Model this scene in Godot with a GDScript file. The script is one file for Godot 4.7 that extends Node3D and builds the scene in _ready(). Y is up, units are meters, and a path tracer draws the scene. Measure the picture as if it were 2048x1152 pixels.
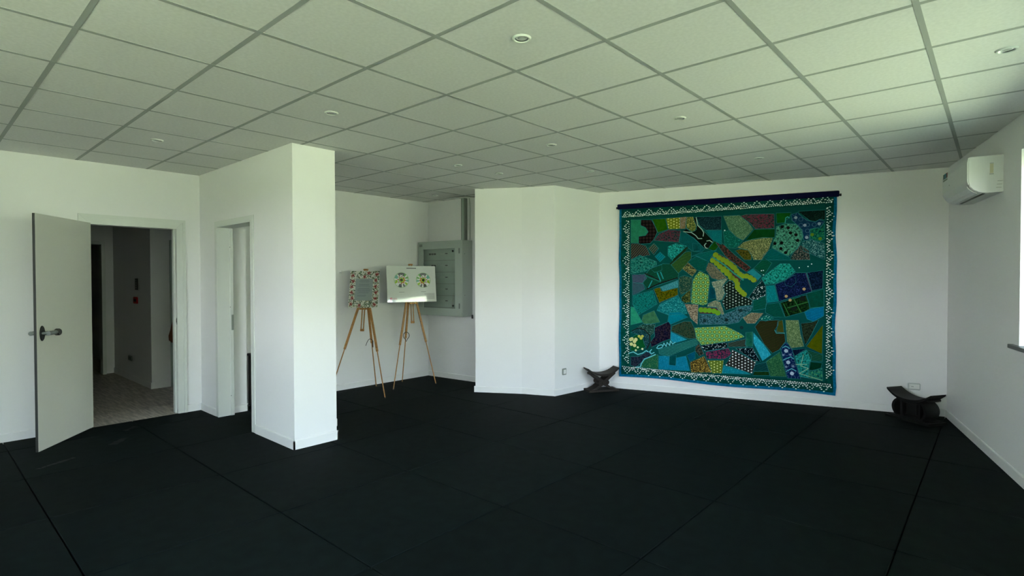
extends Node3D
# Empty studio room: black rubber mats, tiled ceiling, patchwork hanging, carved stools, easels.
var M := {}
var used := {}
var rng := RandomNumberGenerator.new()
const CEIL := 2.696
const TA := Vector2(-4.13, -6.46)
const TB := Vector2(-0.39, -7.52)
const RB := Vector2(2.157, 2.6)

func _ready() -> void:
	rng.seed = 4711
	# ---- camera
	var cam := Camera3D.new()
	cam.name = "camera"
	cam.position = Vector3(0, 1.5, 0)
	cam.rotation = Vector3(-0.015965, 0.728439, -0.00196)
	cam.fov = 55.897
	cam.near = 0.05
	cam.far = 300.0
	add_child(cam)
	cam.current = true
	# ---- sky and exposure
	var we := WorldEnvironment.new()
	we.name = "environment"
	var env := Environment.new()
	var sm := ProceduralSkyMaterial.new()
	sm.sky_top_color = Color(0.58, 0.67, 0.76)
	sm.sky_horizon_color = Color(0.87, 0.88, 0.87)
	sm.ground_horizon_color = Color(0.45, 0.50, 0.42)
	sm.ground_bottom_color = Color(0.20, 0.25, 0.18)
	sm.sky_energy_multiplier = 4.7
	var sky := Sky.new()
	sky.sky_material = sm
	env.sky = sky
	env.background_mode = Environment.BG_SKY
	env.background_energy_multiplier = 1.0
	env.tonemap_mode = Environment.TONE_MAPPER_LINEAR
	env.tonemap_exposure = 1.28
	env.sdfgi_enabled = true
	env.ssao_enabled = true
	env.ssil_enabled = true
	we.environment = env
	add_child(we)
	# ---- sun: high, from behind the building, so none enters; it lights the lawn outside
	var sun := DirectionalLight3D.new()
	sun.name = "sun"
	sun.light_color = Color(1.0, 0.97, 0.90)
	sun.light_energy = 66.0
	sun.light_angular_distance = 0.5
	sun.shadow_enabled = true
	add_child(sun)
	sun.look_at_from_position(Vector3(-9, 8.6, -5.5), Vector3.ZERO, Vector3.UP)
	make_materials()
	build_shell()
	build_corridor()
	build_doors()
	build_windows()
	build_floor()
	build_ceiling()
	build_baseboards()
	build_tapestry()
	build_cabinet()
	build_aircon()
	build_stools()
	build_easels()
	build_small_things()

# ------------------------------------------------------------------ helpers
func numbered(n: String) -> String:
	if not used.has(n):
		used[n] = 0
		return n
	used[n] += 1
	return "%s_%03d" % [n, used[n]]

func mb() -> SurfaceTool:
	var st := SurfaceTool.new()
	st.begin(Mesh.PRIMITIVE_TRIANGLES)
	return st

func vert(st: SurfaceTool, p: Vector3, n: Vector3, uv) -> void:
	st.set_normal(n)
	if uv == null:
		var a := n.abs()
		if a.y >= a.x and a.y >= a.z:
			st.set_uv(Vector2(p.x, p.z))
		elif a.x >= a.z:
			st.set_uv(Vector2(p.z, -p.y))
		else:
			st.set_uv(Vector2(p.x, -p.y))
	else:
		st.set_uv(uv)
	st.add_vertex(p)

# one flat triangle, turned so that it faces along `out`
func tri(st: SurfaceTool, a: Vector3, b: Vector3, c: Vector3, out: Vector3, ua = null, ub = null, uc = null) -> void:
	var n := (b - a).cross(c - a)
	if n.length_squared() < 1e-18:
		return
	n = n.normalized()
	if n.dot(out) < 0.0:
		n = -n
		vert(st, a, n, ua); vert(st, b, n, ub); vert(st, c, n, uc)
	else:
		vert(st, a, n, ua); vert(st, c, n, uc); vert(st, b, n, ub)

func quad(st: SurfaceTool, a: Vector3, b: Vector3, c: Vector3, d: Vector3, out: Vector3) -> void:
	tri(st, a, b, c, out)
	tri(st, a, c, d, out)

# triangle with its own vertex normals
func stri(st: SurfaceTool, p: Array, n: Array, u = null) -> void:
	var f: Vector3 = (p[1] - p[0]).cross(p[2] - p[0])
	var o := [0, 1, 2]
	if f.dot(n[0] + n[1] + n[2]) > 0.0:
		o = [0, 2, 1]
	for k in o:
		vert(st, p[k], n[k], null if u == null else u[k])

# chamfered box
func cbox(st: SurfaceTool, c: Vector3, s: Vector3, b := 0.0, xf := Transform3D()) -> void:
	var h := s * 0.5
	b = minf(b, minf(h.x, minf(h.y, h.z)) * 0.9)
	if b <= 0.0:
		for ax in 3:
			for sg in [-1.0, 1.0]:
				var n := Vector3.ZERO; n[ax] = sg
				var u := (ax + 1) % 3; var v := (ax + 2) % 3
				var q := []
				for k in [[-1, -1], [1, -1], [1, 1], [-1, 1]]:
					var p := Vector3.ZERO
					p[ax] = h[ax] * sg; p[u] = h[u] * k[0]; p[v] = h[v] * k[1]
					q.append(xf * (c + p))
				quad(st, q[0], q[1], q[2], q[3], xf.basis * n)
		return
	var P := func(sx: float, sy: float, sz: float, ax: int) -> Vector3:
		var sg := [sx, sy, sz]
		var p := Vector3.ZERO
		for k in 3:
			p[k] = sg[k] * (h[k] if k == ax else h[k] - b)
		return xf * (c + p)
	for ax in 3:
		var u := (ax + 1) % 3; var v := (ax + 2) % 3
		for sg in [-1.0, 1.0]:
			var n := Vector3.ZERO; n[ax] = sg
			var q := []
			for k in [[-1, -1], [1, -1], [1, 1], [-1, 1]]:
				var s3 := [0.0, 0.0, 0.0]
				s3[ax] = sg; s3[u] = float(k[0]); s3[v] = float(k[1])
				q.append(P.call(s3[0], s3[1], s3[2], ax))
			quad(st, q[0], q[1], q[2], q[3], xf.basis * n)
		for a in [-1.0, 1.0]:
			for e in [-1.0, 1.0]:
				var s1 := [0.0, 0.0, 0.0]; var s2 := [0.0, 0.0, 0.0]
				s1[u] = a; s1[v] = e; s1[ax] = -1.0
				s2[u] = a; s2[v] = e; s2[ax] = 1.0
				var n2 := Vector3.ZERO; n2[u] = a; n2[v] = e
				quad(st, P.call(s1[0], s1[1], s1[2], u), P.call(s2[0], s2[1], s2[2], u), P.call(s2[0], s2[1], s2[2], v), P.call(s1[0], s1[1], s1[2], v), xf.basis * n2)
	for sx in [-1.0, 1.0]:
		for sy in [-1.0, 1.0]:
			for sz in [-1.0, 1.0]:
				tri(st, P.call(sx, sy, sz, 0), P.call(sx, sy, sz, 1), P.call(sx, sy, sz, 2), xf.basis * Vector3(sx, sy, sz))

# polygon (a, b) carried from depth d0 to d1 along c, then moved by xf
func extr(st: SurfaceTool, poly: PackedVector2Array, d0: float, d1: float, xf := Transform3D()) -> void:
	var area := 0.0
	var n := poly.size()
	for i in n:
		area += poly[i].cross(poly[(i + 1) % n])
	var idx := Geometry2D.triangulate_polygon(poly)
	for k in range(0, idx.size(), 3):
		for d in [d0, d1]:
			var q := []
			for j in 3:
				var p := poly[idx[k + j]]
				q.append(xf * Vector3(p.x, p.y, d))
			tri(st, q[0], q[1], q[2], xf.basis * Vector3(0, 0, 1.0 if d == maxf(d0, d1) else -1.0))
	for i in n:
		var p := poly[i]; var q2 := poly[(i + 1) % n]
		var e := q2 - p
		var o := Vector3(e.y, -e.x, 0) * signf(area)
		quad(st, xf * Vector3(p.x, p.y, d0), xf * Vector3(q2.x, q2.y, d0), xf * Vector3(q2.x, q2.y, d1), xf * Vector3(p.x, p.y, d1), xf.basis * o)

const FLAT := Transform3D(Vector3(1, 0, 0), Vector3(0, 0, 1), Vector3(0, 1, 0), Vector3.ZERO)  # (x, z) outline raised along y
func prism(st: SurfaceTool, poly: PackedVector2Array, y0: float, y1: float) -> void:
	extr(st, poly, y0, y1, FLAT)

# a bar with a rectangular section between two points
func beam(st: SurfaceTool, a: Vector3, b: Vector3, w: float, d: float, side: Vector3, bev := 0.0015) -> void:
	var y := (b - a).normalized()
	var x := (side - y * side.dot(y)).normalized()
	cbox(st, Vector3.ZERO, Vector3(w, a.distance_to(b), d), bev, Transform3D(Basis(x, y, x.cross(y)), (a + b) * 0.5))

func tube(st: SurfaceTool, pts: Array, r: float, sides := 10, closed := false) -> void:
	var m := pts.size()
	var rings := []; var norms := []
	var side := Vector3.ZERO
	for i in m:
		var t: Vector3
		if closed:
			t = (pts[(i + 1) % m] - pts[(i - 1 + m) % m]).normalized()
		else:
			t = (pts[mini(i + 1, m - 1)] - pts[maxi(i - 1, 0)]).normalized()
		if side == Vector3.ZERO:
			side = t.cross(Vector3.UP if absf(t.y) < 0.9 else Vector3.RIGHT).normalized()
		else:
			side = (side - t * side.dot(t)).normalized()
		var up := t.cross(side)
		var ring := []; var nr := []
		for k in sides:
			var a := TAU * k / sides
			var d := side * cos(a) + up * sin(a)
			ring.append(pts[i] + d * r); nr.append(d)
		rings.append(ring); norms.append(nr)
	for i in (m if closed else m - 1):
		var j := (i + 1) % m
		for k in sides:
			var l := (k + 1) % sides
			stri(st, [rings[i][k], rings[i][l], rings[j][l]], [norms[i][k], norms[i][l], norms[j][l]])
			stri(st, [rings[i][k], rings[j][l], rings[j][k]], [norms[i][k], norms[j][l], norms[j][k]])
	if not closed:
		for e in [[0, pts[0] - pts[1]], [m - 1, pts[m - 1] - pts[m - 2]]]:
			for k in sides:
				tri(st, pts[e[0]], rings[e[0]][k], rings[e[0]][(k + 1) % sides], e[1])

# profile of (radius, height) turned about y
func lathe(st: SurfaceTool, prof: Array, seg: int, xf := Transform3D()) -> void:
	for i in prof.size() - 1:
		var p: Vector2 = prof[i]; var q: Vector2 = prof[i + 1]
		var nn := Vector2(q.y - p.y, -(q.x - p.x)).normalized()
		for k in seg:
			var a := TAU * k / seg; var b := TAU * (k + 1) / seg
			var da := Vector3(cos(a), 0, sin(a)); var db := Vector3(cos(b), 0, sin(b))
			var na := xf.basis * (da * nn.x + Vector3(0, nn.y, 0)); var nb := xf.basis * (db * nn.x + Vector3(0, nn.y, 0))
			var A := xf * (da * p.x + Vector3(0, p.y, 0)); var B := xf * (db * p.x + Vector3(0, p.y, 0))
			var C := xf * (db * q.x + Vector3(0, q.y, 0)); var D := xf * (da * q.x + Vector3(0, q.y, 0))
			if p.x > 1e-6:
				stri(st, [A, B, C], [na, nb, nb])
			if q.x > 1e-6:
				stri(st, [A, C, D], [na, nb, na])

func obj(called: String, st, m, parent: Node = self) -> MeshInstance3D:
	var o := MeshInstance3D.new()
	o.name = called if parent != self else numbered(called)
	if st is SurfaceTool:
		o.mesh = st.commit()
	else:
		o.mesh = st
	o.material_override = m
	o.cast_shadow = GeometryInstance3D.SHADOW_CASTING_SETTING_ON
	parent.add_child(o, true)
	return o

func struct(called: String, st, m) -> MeshInstance3D:
	var o := obj(called, st, m)
	o.set_meta("kind", "structure")
	return o

func tag(o: Node, label: String, category: String, group := "") -> Node:
	o.set_meta("label", label)
	o.set_meta("category", category)
	if group != "":
		o.set_meta("group", group)
	return o

func thing(called: String, label: String, category: String, at := Transform3D(), group := "") -> Node3D:
	var o := Node3D.new()
	o.name = numbered(called)
	add_child(o)
	o.transform = at
	tag(o, label, category, group)
	return o

func part_box(called: String, c: Vector3, s: Vector3, b: float, m, parent: Node) -> MeshInstance3D:
	var st := mb()
	cbox(st, c, s, b)
	return obj(called, st, m, parent)

# a frame on a wall: x along the wall, y up, z out into the room
func on_wall(p: Vector3, outward: Vector3) -> Transform3D:
	var z := outward.normalized()
	return Transform3D(Basis(Vector3.UP.cross(z), Vector3.UP, z), p)

func right_wall(s: float, y: float) -> Transform3D:
	var t := (RB - TB).normalized()
	return on_wall(Vector3(TB.x + t.x * s, y, TB.y + t.y * s), Vector3(-t.y, 0, t.x))

func back_wall(s: float, y: float) -> Transform3D:
	var t := (TB - TA).normalized()
	return on_wall(Vector3(TA.x + t.x * s, y, TA.y + t.y * s), Vector3(-t.y, 0, t.x))

# ------------------------------------------------------------------ materials
func mat(col: Color, rough := 0.6, spec := 0.5, metal := 0.0) -> StandardMaterial3D:
	var m := StandardMaterial3D.new()
	m.albedo_color = col
	m.roughness = rough
	m.metallic_specular = spec
	m.metallic = metal
	return m

func hexc(s: String) -> Color:
	return Color.html(s)

func noise_img(w: int, freq: float, lo: float, hi: float, sd: int, oct := 4) -> Image:
	var n := FastNoiseLite.new()
	n.seed = sd
	n.frequency = freq
	n.fractal_octaves = oct
	var im := n.get_seamless_image(w, w)
	im.convert(Image.FORMAT_RGB8)
	for y in w:
		for x in w:
			var v := lerpf(lo, hi, im.get_pixel(x, y).r)
			im.set_pixel(x, y, Color(v, v, v))
	return im

func tex(im: Image) -> ImageTexture:
	im.generate_mipmaps()
	return ImageTexture.create_from_image(im)

func tri_tex(m: StandardMaterial3D, im: Image, per_m: float) -> void:
	m.albedo_texture = tex(im)
	m.uv1_triplanar = true
	m.uv1_world_triplanar = true
	m.uv1_scale = Vector3.ONE * per_m

func make_materials() -> void:
	M.wall = mat(Color(0.90, 0.90, 0.90), 0.75, 0.35)
	M.base = mat(Color(0.90, 0.90, 0.895), 0.45)
	M.trim = mat(Color(0.83, 0.845, 0.825), 0.4)
	M.leaf = mat(Color(0.80, 0.80, 0.765), 0.38)
	M.leaf_edge = mat(Color(0.16, 0.17, 0.16), 0.5)
	M.tile = mat(Color(0.92, 0.92, 0.91), 0.9, 0.2)
	tri_tex(M.tile, noise_img(256, 0.09, 0.95, 1.0, 9, 5), 1.6)
	M.grid = mat(Color(0.64, 0.655, 0.64), 0.6, 0.3)
	M.dark = mat(Color(0.02, 0.02, 0.02), 0.9, 0.1)
	M.roof = mat(Color(0.30, 0.30, 0.30), 0.9)
	var rub := noise_img(256, 0.03, 0.72, 1.0, 21, 5)
	for k in 260:
		var v := rng.randf_range(1.0, 1.0)
		rub.set_pixel(rng.randi() % 256, rng.randi() % 256, Color(v, v, v))
	M.mat = []
	for k in 3:
		var g := 0.082 + 0.006 * k
		var m := mat(Color(g * 0.68, g * 1.06, g * 1.02), 0.78, 0.18)
		m.albedo_texture = tex(rub)
		m.uv1_scale = Vector3(0.9, 0.9, 1)
		m.uv1_offset = Vector3(0.37 * k, 0.21 * k, 0)
		M.mat.append(m)
	M.white = mat(Color(0.88, 0.88, 0.87), 0.4)
	M.plastic = mat(Color(0.86, 0.87, 0.86), 0.32)
	M.chrome = mat(Color(0.62, 0.65, 0.64), 0.28, 0.5, 0.9)
	M.dark_metal = mat(Color(0.06, 0.08, 0.075), 0.4, 0.5)
	M.black = mat(Color(0.02, 0.022, 0.022), 0.5)
	M.wood_dark = mat(Color(0.20, 0.175, 0.15), 0.62, 0.35)
	tri_tex(M.wood_dark, grain_image(31, 0.55), 3.0)
	M.wood_black = mat(Color(0.06, 0.058, 0.05), 0.6, 0.35)
	tri_tex(M.wood_black, grain_image(33, 0.55), 3.0)
	M.beech = mat(Color(0.75, 0.54, 0.30), 0.5)
	tri_tex(M.beech, grain_image(35, 0.8), 4.0)
	M.stone = mat(Color(0.20, 0.22, 0.22), 0.35)
	M.cab = mat(Color(0.66, 0.70, 0.665), 0.45)
	M.cab_in = mat(Color(0.62, 0.68, 0.64), 0.55)
	M.trunk = mat(Color(0.48, 0.51, 0.48), 0.5)
	M.red = mat(Color(0.72, 0.06, 0.06), 0.4)
	M.brown = mat(Color(0.42, 0.22, 0.10), 0.7)
	M.strap = mat(Color(0.03, 0.03, 0.03), 0.6)
	M.brass = mat(Color(0.80, 0.66, 0.36), 0.3, 0.5, 0.9)
	M.alu = mat(Color(0.86, 0.87, 0.87), 0.4)
	M.glass = mat(Color(0.93, 0.97, 0.95, 0.06), 0.02)
	M.glass.transparency = BaseMaterial3D.TRANSPARENCY_ALPHA
	M.cab_glass = mat(Color(0.50, 0.60, 0.54, 0.12), 0.04)
	M.cab_glass.transparency = BaseMaterial3D.TRANSPARENCY_ALPHA
	M.grass = mat(Color(0.54, 0.58, 0.465), 0.95, 0.2)
	tri_tex(M.grass, noise_img(256, 0.05, 0.75, 1.0, 41), 0.15)
	M.added_hedge = mat(Color(0.53, 0.57, 0.525), 0.9, 0.2)  # foliage of the added light-blocking row, lightened to bounce more light indoors
	tri_tex(M.added_hedge, noise_img(256, 0.08, 0.6, 1.0, 43, 5), 0.5)
	M.planks = []
	for k in 3:
		var pm := mat(Color(0.80 + 0.03 * k, 0.755 + 0.03 * k, 0.71 + 0.03 * k), 0.5)
		pm.albedo_texture = tex(grain_image(50 + k, 0.75))
		pm.uv1_triplanar = true
		pm.uv1_scale = Vector3(1.6, 1.6, 1.6)
		M.planks.append(pm)

func grain_image(sd: int, lo: float) -> Image:
	var n := FastNoiseLite.new()
	n.seed = sd
	n.frequency = 0.02
	n.fractal_octaves = 4
	var im := Image.create(128, 128, false, Image.FORMAT_RGB8)
	for y in 128:
		for x in 128:
			var f := x / 128.0
			var v := lerpf(n.get_noise_2d(x * 0.7, y * 7.0), n.get_noise_2d((x - 128) * 0.7, y * 7.0), f)
			var g := lerpf(lo, 1.0, clampf(v * 1.3 + 0.5, 0, 1))
			im.set_pixel(x, y, Color(g, g, g))
	return im

# ------------------------------------------------------------------ room shell
func strip(A: Vector2, B: Vector2, s0: float, s1: float, out: Vector2) -> PackedVector2Array:
	var t := (B - A).normalized()
	return PackedVector2Array([A + t * s0, A + t * s1, A + t * s1 + out, A + t * s0 + out])

# wall from A to B (inner face), thickened by `out`, with openings [s0, s1, y0, y1]
func wall(called: String, A: Vector2, B: Vector2, out: Vector2, y0: float, y1: float, holes := [], e0 := 0.0, e1 := 0.0) -> MeshInstance3D:
	var st := mb()
	var L := A.distance_to(B)
	var s := -e0
	for hh in holes:
		prism(st, strip(A, B, s, hh[0], out), y0, y1)
		if hh[2] > y0:
			prism(st, strip(A, B, hh[0], hh[1], out), y0, hh[2])
		if hh[3] < y1:
			prism(st, strip(A, B, hh[0], hh[1], out), hh[3], y1)
		s = hh[1]
	prism(st, strip(A, B, s, L + e1, out), y0, y1)
	return struct(called, st, M.wall)

const WIN_R := [[2.13, 4.90, 1.0, 2.445], [6.0, 9.4, 1.0, 2.445]]
const WIN_F := [[2.2, 5.4, 1.0, 2.445]]

const ADDED_HEDGE := 5.8
func build_shell() -> void:
	wall("wall_left", Vector2(-6.85, 2.6), Vector2(-6.85, -2.28), Vector2(-0.12, 0), -0.05, 3.0, [[3.845, 4.645, -0.06, 2.09]], 0.3)
	wall("wall_partition", Vector2(-6.97, -2.28), Vector2(-5.39, -2.28), Vector2(0, -0.15), -0.05, 3.0, [[0.64, 1.52, -0.06, 2.09]])
	var st := mb()
	prism(st, PackedVector2Array([Vector2(-5.39, -2.28), Vector2(-4.61, -2.28), Vector2(-4.61, -2.69), Vector2(-5.39, -2.69)]), -0.05, 3.0)
	struct("wall_pillar", st, M.wall)
	st = mb()
	prism(st, PackedVector2Array([Vector2(-6.97, -2.43), Vector2(-6.40, -2.43), Vector2(-6.40, -2.605), Vector2(-6.97, -2.605)]), -0.05, 3.0)
	struct("wall_return", st, M.wall)
	wall("wall_alcove", Vector2(-6.63, -2.605), Vector2(-6.63, -5.46), Vector2(-0.12, 0), -0.05, 3.0, [], 0.0, 0.2)
	wall("wall_alcove_back", Vector2(-6.63, -5.46), Vector2(-5.17, -5.60), Vector2(0, -0.15), -0.05, 3.0)
	st = mb()
	prism(st, PackedVector2Array([Vector2(-5.17, -5.06), Vector2(-4.63, -5.385), Vector2(-4.22, -5.55), TA, Vector2(-4.13, -6.78), Vector2(-5.17, -6.78)]), -0.05, 3.0)
	struct("wall_duct", st, M.wall)
	var t := (TB - TA).normalized()
	wall("wall_back", TA, TB, Vector2(t.y, -t.x) * 0.3, -0.05, 3.0, [], 0.0, 0.3)
	t = (RB - TB).normalized()
	wall("wall_right", TB, RB, Vector2(t.y, -t.x) * 0.3, -0.05, 3.0, WIN_R, 0.0, 0.3)
	wall("wall_front", RB, Vector2(-6.85, 2.6), Vector2(0, 0.3), -0.05, 3.0, WIN_F, 0.0, 0.0)
	st = mb()
	cbox(st, Vector3(-6.9, 3.1, -2.3), Vector3(19.6, 0.2, 11.0))
	struct("roof", st, M.roof)
	st = mb()
	cbox(st, Vector3(0, -0.45, 0), Vector3(160, 0.3, 160))
	struct("ground", st, M.grass)
	# added unseen foliage row: blocks low sky and bounces green light through right-hand windows
	var n := FastNoiseLite.new()
	n.seed = 8
	n.frequency = 0.35
	n.fractal_octaves = 3
	st = mb()
	var ring := []
	for p in [[-0.9, 0.0], [-1.0, 0.8], [-1.0, 1.7], [-0.95, 2.6], [-0.7, 3.1], [-0.2, 3.3], [0.3, 3.3], [0.75, 3.0], [1.0, 2.2], [1.0, 1.0], [0.9, 0.0]]:
		ring.append(Vector2(p[0], p[1] * ADDED_HEDGE / 3.3))
	var rows := []
	for i in 121:
		var s := i * 0.5 - 30.0
		var row := []
		for p in ring:
			var d := 1.0 + 0.16 * n.get_noise_2d(s * 2.0, p.y * 2.0 + p.x)
			row.append(Vector3(s, p.y * (0.95 + 0.1 * n.get_noise_2d(s, 40.0)) * d - 0.3, p.x * d))
		rows.append(row)
	for i in 120:
		for k in ring.size() - 1:
			quad(st, rows[i][k], rows[i + 1][k], rows[i + 1][k + 1], rows[i][k + 1], Vector3(0, ring[k].y + ring[k + 1].y - ADDED_HEDGE, ring[k].x + ring[k + 1].x))
	var hd := obj("added_hedge", st, M.added_hedge)
	tag(hd, "unseen green foliage row added outside the windows to block sky and bounce light", "added_hedge")
	hd.transform = right_wall(5.0, 0.0).translated_local(Vector3(0, 0, -16.0))

func build_corridor() -> void:
	var fl := Node3D.new()
	fl.name = "floor_corridor"
	add_child(fl)
	fl.set_meta("kind", "structure")
	part_box("slab", Vector3(-11.6, -0.06, -1.9), Vector3(9.5, 0.08, 2.8), 0.0, M.dark, fl)
	var x := -6.852
	var i := 0
	while x > -16.1:
		var z := -0.62 - 0.45 * (i % 3)
		var z0 := -0.5
		while z0 > -3.2:
			var z1 := maxf(z, -3.2)
			if z0 - z1 > 0.05:
				var w := minf(0.188, x + 16.2)
				part_box("plank", Vector3(x - w * 0.5, -0.008, (z0 + z1) * 0.5), Vector3(w - 0.002, 0.016, z0 - z1 - 0.002), 0.0015, M.planks[(i * 7 + int(-z0 * 5)) % 3], fl)
			z0 = z1
			z -= 1.28
		x -= 0.19
		i += 1
	var st := mb()
	prism(st, PackedVector2Array([Vector2(-10.65, -2.26), Vector2(-8.67, -2.26), Vector2(-8.67, -3.4), Vector2(-10.65, -3.4)]), -0.05, 3.0)
	struct("wall_corridor", st, M.wall)
	wall("wall_corridor_far", Vector2(-8.67, -3.2), Vector2(-6.75, -3.2), Vector2(0, -0.2), -0.05, 3.0)
	wall("wall_corridor_end", Vector2(-10.65, -2.26), Vector2(-10.65, -0.5), Vector2(-0.12, 0), -0.05, 3.0, [[0.12, 0.98, -0.06, 2.08]], 0.2, 0.12)
	wall("wall_corridor_near", Vector2(-16.3, -0.5), Vector2(-6.97, -0.5), Vector2(0, 0.12), -0.05, 3.0)
	wall("wall_store_end", Vector2(-16.2, -2.6), Vector2(-16.2, -0.4), Vector2(-0.12, 0), -0.05, 3.0)
	wall("wall_store_side", Vector2(-16.3, -2.46), Vector2(-10.65, -2.46), Vector2(0, -0.12), -0.05, 3.0)
	st = mb()
	cbox(st, Vector3(-11.65, 2.76, -1.9), Vector3(9.36, 0.08, 2.9))
	struct("ceiling_corridor", st, M.tile)
	for b in [[Vector2(-10.65, -2.26), Vector2(-8.67, -2.26), Vector2(0, 1), 0.0, 0.012], [Vector2(-8.67, -2.26), Vector2(-8.67, -2.48), Vector2(1, 0), 0.012, 0.0], [Vector2(-8.67, -3.2), Vector2(-6.97, -3.2), Vector2(0, 1), 0.0, 0.0]]:
		skirting("baseboard_corridor", b[0], b[1], b[2], b[3], b[4], 0.085)
	# door of the store beyond, frame only
	var dn := Node3D.new()
	dn.name = "door_3"
	add_child(dn)
	dn.set_meta("kind", "structure")
	part_box("jamb", Vector3(-10.645, 1.04, -2.115), Vector3(0.16, 2.08, 0.05), 0.003, M.trim, dn)
	part_box("jamb", Vector3(-10.645, 1.04, -1.305), Vector3(0.16, 2.08, 0.05), 0.003, M.trim, dn)
	part_box("head", Vector3(-10.645, 2.09, -1.71), Vector3(0.16, 0.05, 0.86), 0.003, M.trim, dn)
	# white door standing half round the corridor corner, seen edge on
	dn = Node3D.new()
	dn.name = "door_4"
	add_child(dn)
	dn.set_meta("kind", "structure")
	part_box("jamb", Vector3(-8.66, 1.03, -2.515), Vector3(0.06, 2.06, 0.05), 0.003, M.cab_in, dn)
	part_box("leaf", Vector3(-8.655, 1.0, -2.80), Vector3(0.06, 1.98, 0.50), 0.002, M.white, dn)
	part_box("head", Vector3(-8.66, 2.06, -2.79), Vector3(0.06, 0.09, 0.52), 0.003, M.cab_in, dn)

func build_windows() -> void:
	var sides := [[TB, RB, WIN_R], [RB, Vector2(-6.85, 2.6), WIN_F]]
	for sd in sides:
		var A: Vector2 = sd[0]
		var t: Vector2 = (sd[1] - A).normalized()
		for w in sd[2]:
			var c: Vector2 = A + t * ((w[0] + w[1]) * 0.5)
			var n := Vector3(-t.y, 0, t.x)
			var o := Node3D.new()
			o.name = numbered_window()
			add_child(o)
			o.set_meta("kind", "structure")
			o.transform = on_wall(Vector3(c.x, w[2], c.y), n)
			var W: float = w[1] - w[0]; var H: float = w[3] - w[2]
			var zc := -0.22
			for e in [[Vector3(0, 0.035, zc), Vector3(W, 0.07, 0.07)], [Vector3(0, H - 0.035, zc), Vector3(W, 0.07, 0.07)]]:
				part_box("frame_rail", e[0], e[1], 0.004, M.alu, o)
			for k in 4:
				var x: float = -W * 0.5 + 0.035 + (W - 0.07) * k / 3.0
				part_box("frame_post", Vector3(x, H * 0.5, zc), Vector3(0.07, H - 0.14, 0.07), 0.004, M.alu, o)
			for k in 3:
				var x: float = -W * 0.5 + 0.035 + (W - 0.07) * (k + 0.5) / 3.0
				part_box("pane", Vector3(x, H * 0.5, zc), Vector3((W - 0.07) / 3.0 - 0.07, H - 0.14, 0.006), 0.0, M.glass, o)
			part_box("sill", Vector3(0, -0.012, -0.045), Vector3(W + 0.28, 0.03, 0.15), 0.003, M.stone, o)

var window_count := 0
func numbered_window() -> String:
	window_count += 1
	return "window_%d" % window_count

# skirting along a wall from A to B, n = into the room; e0, e1 lengthen it round outer corners
func skirting(called: String, A: Vector2, B: Vector2, n: Vector2, e0 := 0.0, e1 := 0.0, hgt := 0.08) -> MeshInstance3D:
	var t := (B - A).normalized()
	var st := mb()
	var L := A.distance_to(B)
	var xf := Transform3D(Basis(Vector3(n.x, 0, n.y), Vector3.UP, Vector3(t.x, 0, t.y)), Vector3(A.x, 0, A.y))
	var prof := PackedVector2Array([Vector2(0, 0), Vector2(0.013, 0), Vector2(0.013, hgt - 0.007), Vector2(0.009, hgt), Vector2(0, hgt)])
	extr(st, prof, -e0, L + e1, xf)
	return struct(called, st, M.base)

func build_baseboards() -> void:
	skirting("baseboard_left", Vector2(-6.85, 2.6), Vector2(-6.85, -1.16), Vector2(1, 0))
	skirting("baseboard_left_corner", Vector2(-6.85, -2.118), Vector2(-6.85, -2.28), Vector2(1, 0))
	skirting("baseboard_partition", Vector2(-6.85, -2.28), Vector2(-6.385, -2.28), Vector2(0, 1))
	skirting("baseboard_return", Vector2(-6.40, -2.452), Vector2(-6.40, -2.605), Vector2(1, 0), 0.0, 0.013)
	skirting("baseboard_return_end", Vector2(-6.40, -2.605), Vector2(-6.63, -2.605), Vector2(0, -1), 0.013)
	skirting("baseboard_pillar", Vector2(-5.39, -2.28), Vector2(-4.61, -2.28), Vector2(0, 1), 0.0, 0.013, 0.085)
	skirting("baseboard_pillar_side", Vector2(-4.61, -2.28), Vector2(-4.61, -2.69), Vector2(1, 0), 0.013, 0.013, 0.085)
	skirting("baseboard_pillar_rear", Vector2(-4.61, -2.69), Vector2(-5.39, -2.69), Vector2(0, -1), 0.013, 0.0, 0.085)
	skirting("baseboard_alcove", Vector2(-6.63, -2.605), Vector2(-6.63, -5.46), Vector2(1, 0))
	var e := Vector2(-5.17, -5.60) - Vector2(-6.63, -5.46)
	e = e.normalized()
	skirting("baseboard_alcove_back", Vector2(-6.63, -5.46), Vector2(-5.17, -5.60), Vector2(-e.y, e.x))
	skirting("baseboard_duct_side", Vector2(-5.17, -5.55), Vector2(-5.17, -5.06), Vector2(-1, 0), 0.0, 0.013)
	var pts := [Vector2(-5.17, -5.06), Vector2(-4.63, -5.385), Vector2(-4.22, -5.55), TA, TB, RB]
	var nm := ["baseboard_duct", "baseboard_duct_corner", "baseboard_duct_right", "baseboard_back", "baseboard_right"]
	for k in 5:
		var d: Vector2 = (pts[k + 1] - pts[k]).normalized()
		skirting(nm[k], pts[k], pts[k + 1], Vector2(-d.y, d.x), 0.013 if k in [0, 2] else 0.0, 0.013 if k == 1 else 0.0)
	skirting("baseboard_front", RB, Vector2(-6.85, 2.6), Vector2(0, -1))

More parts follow.
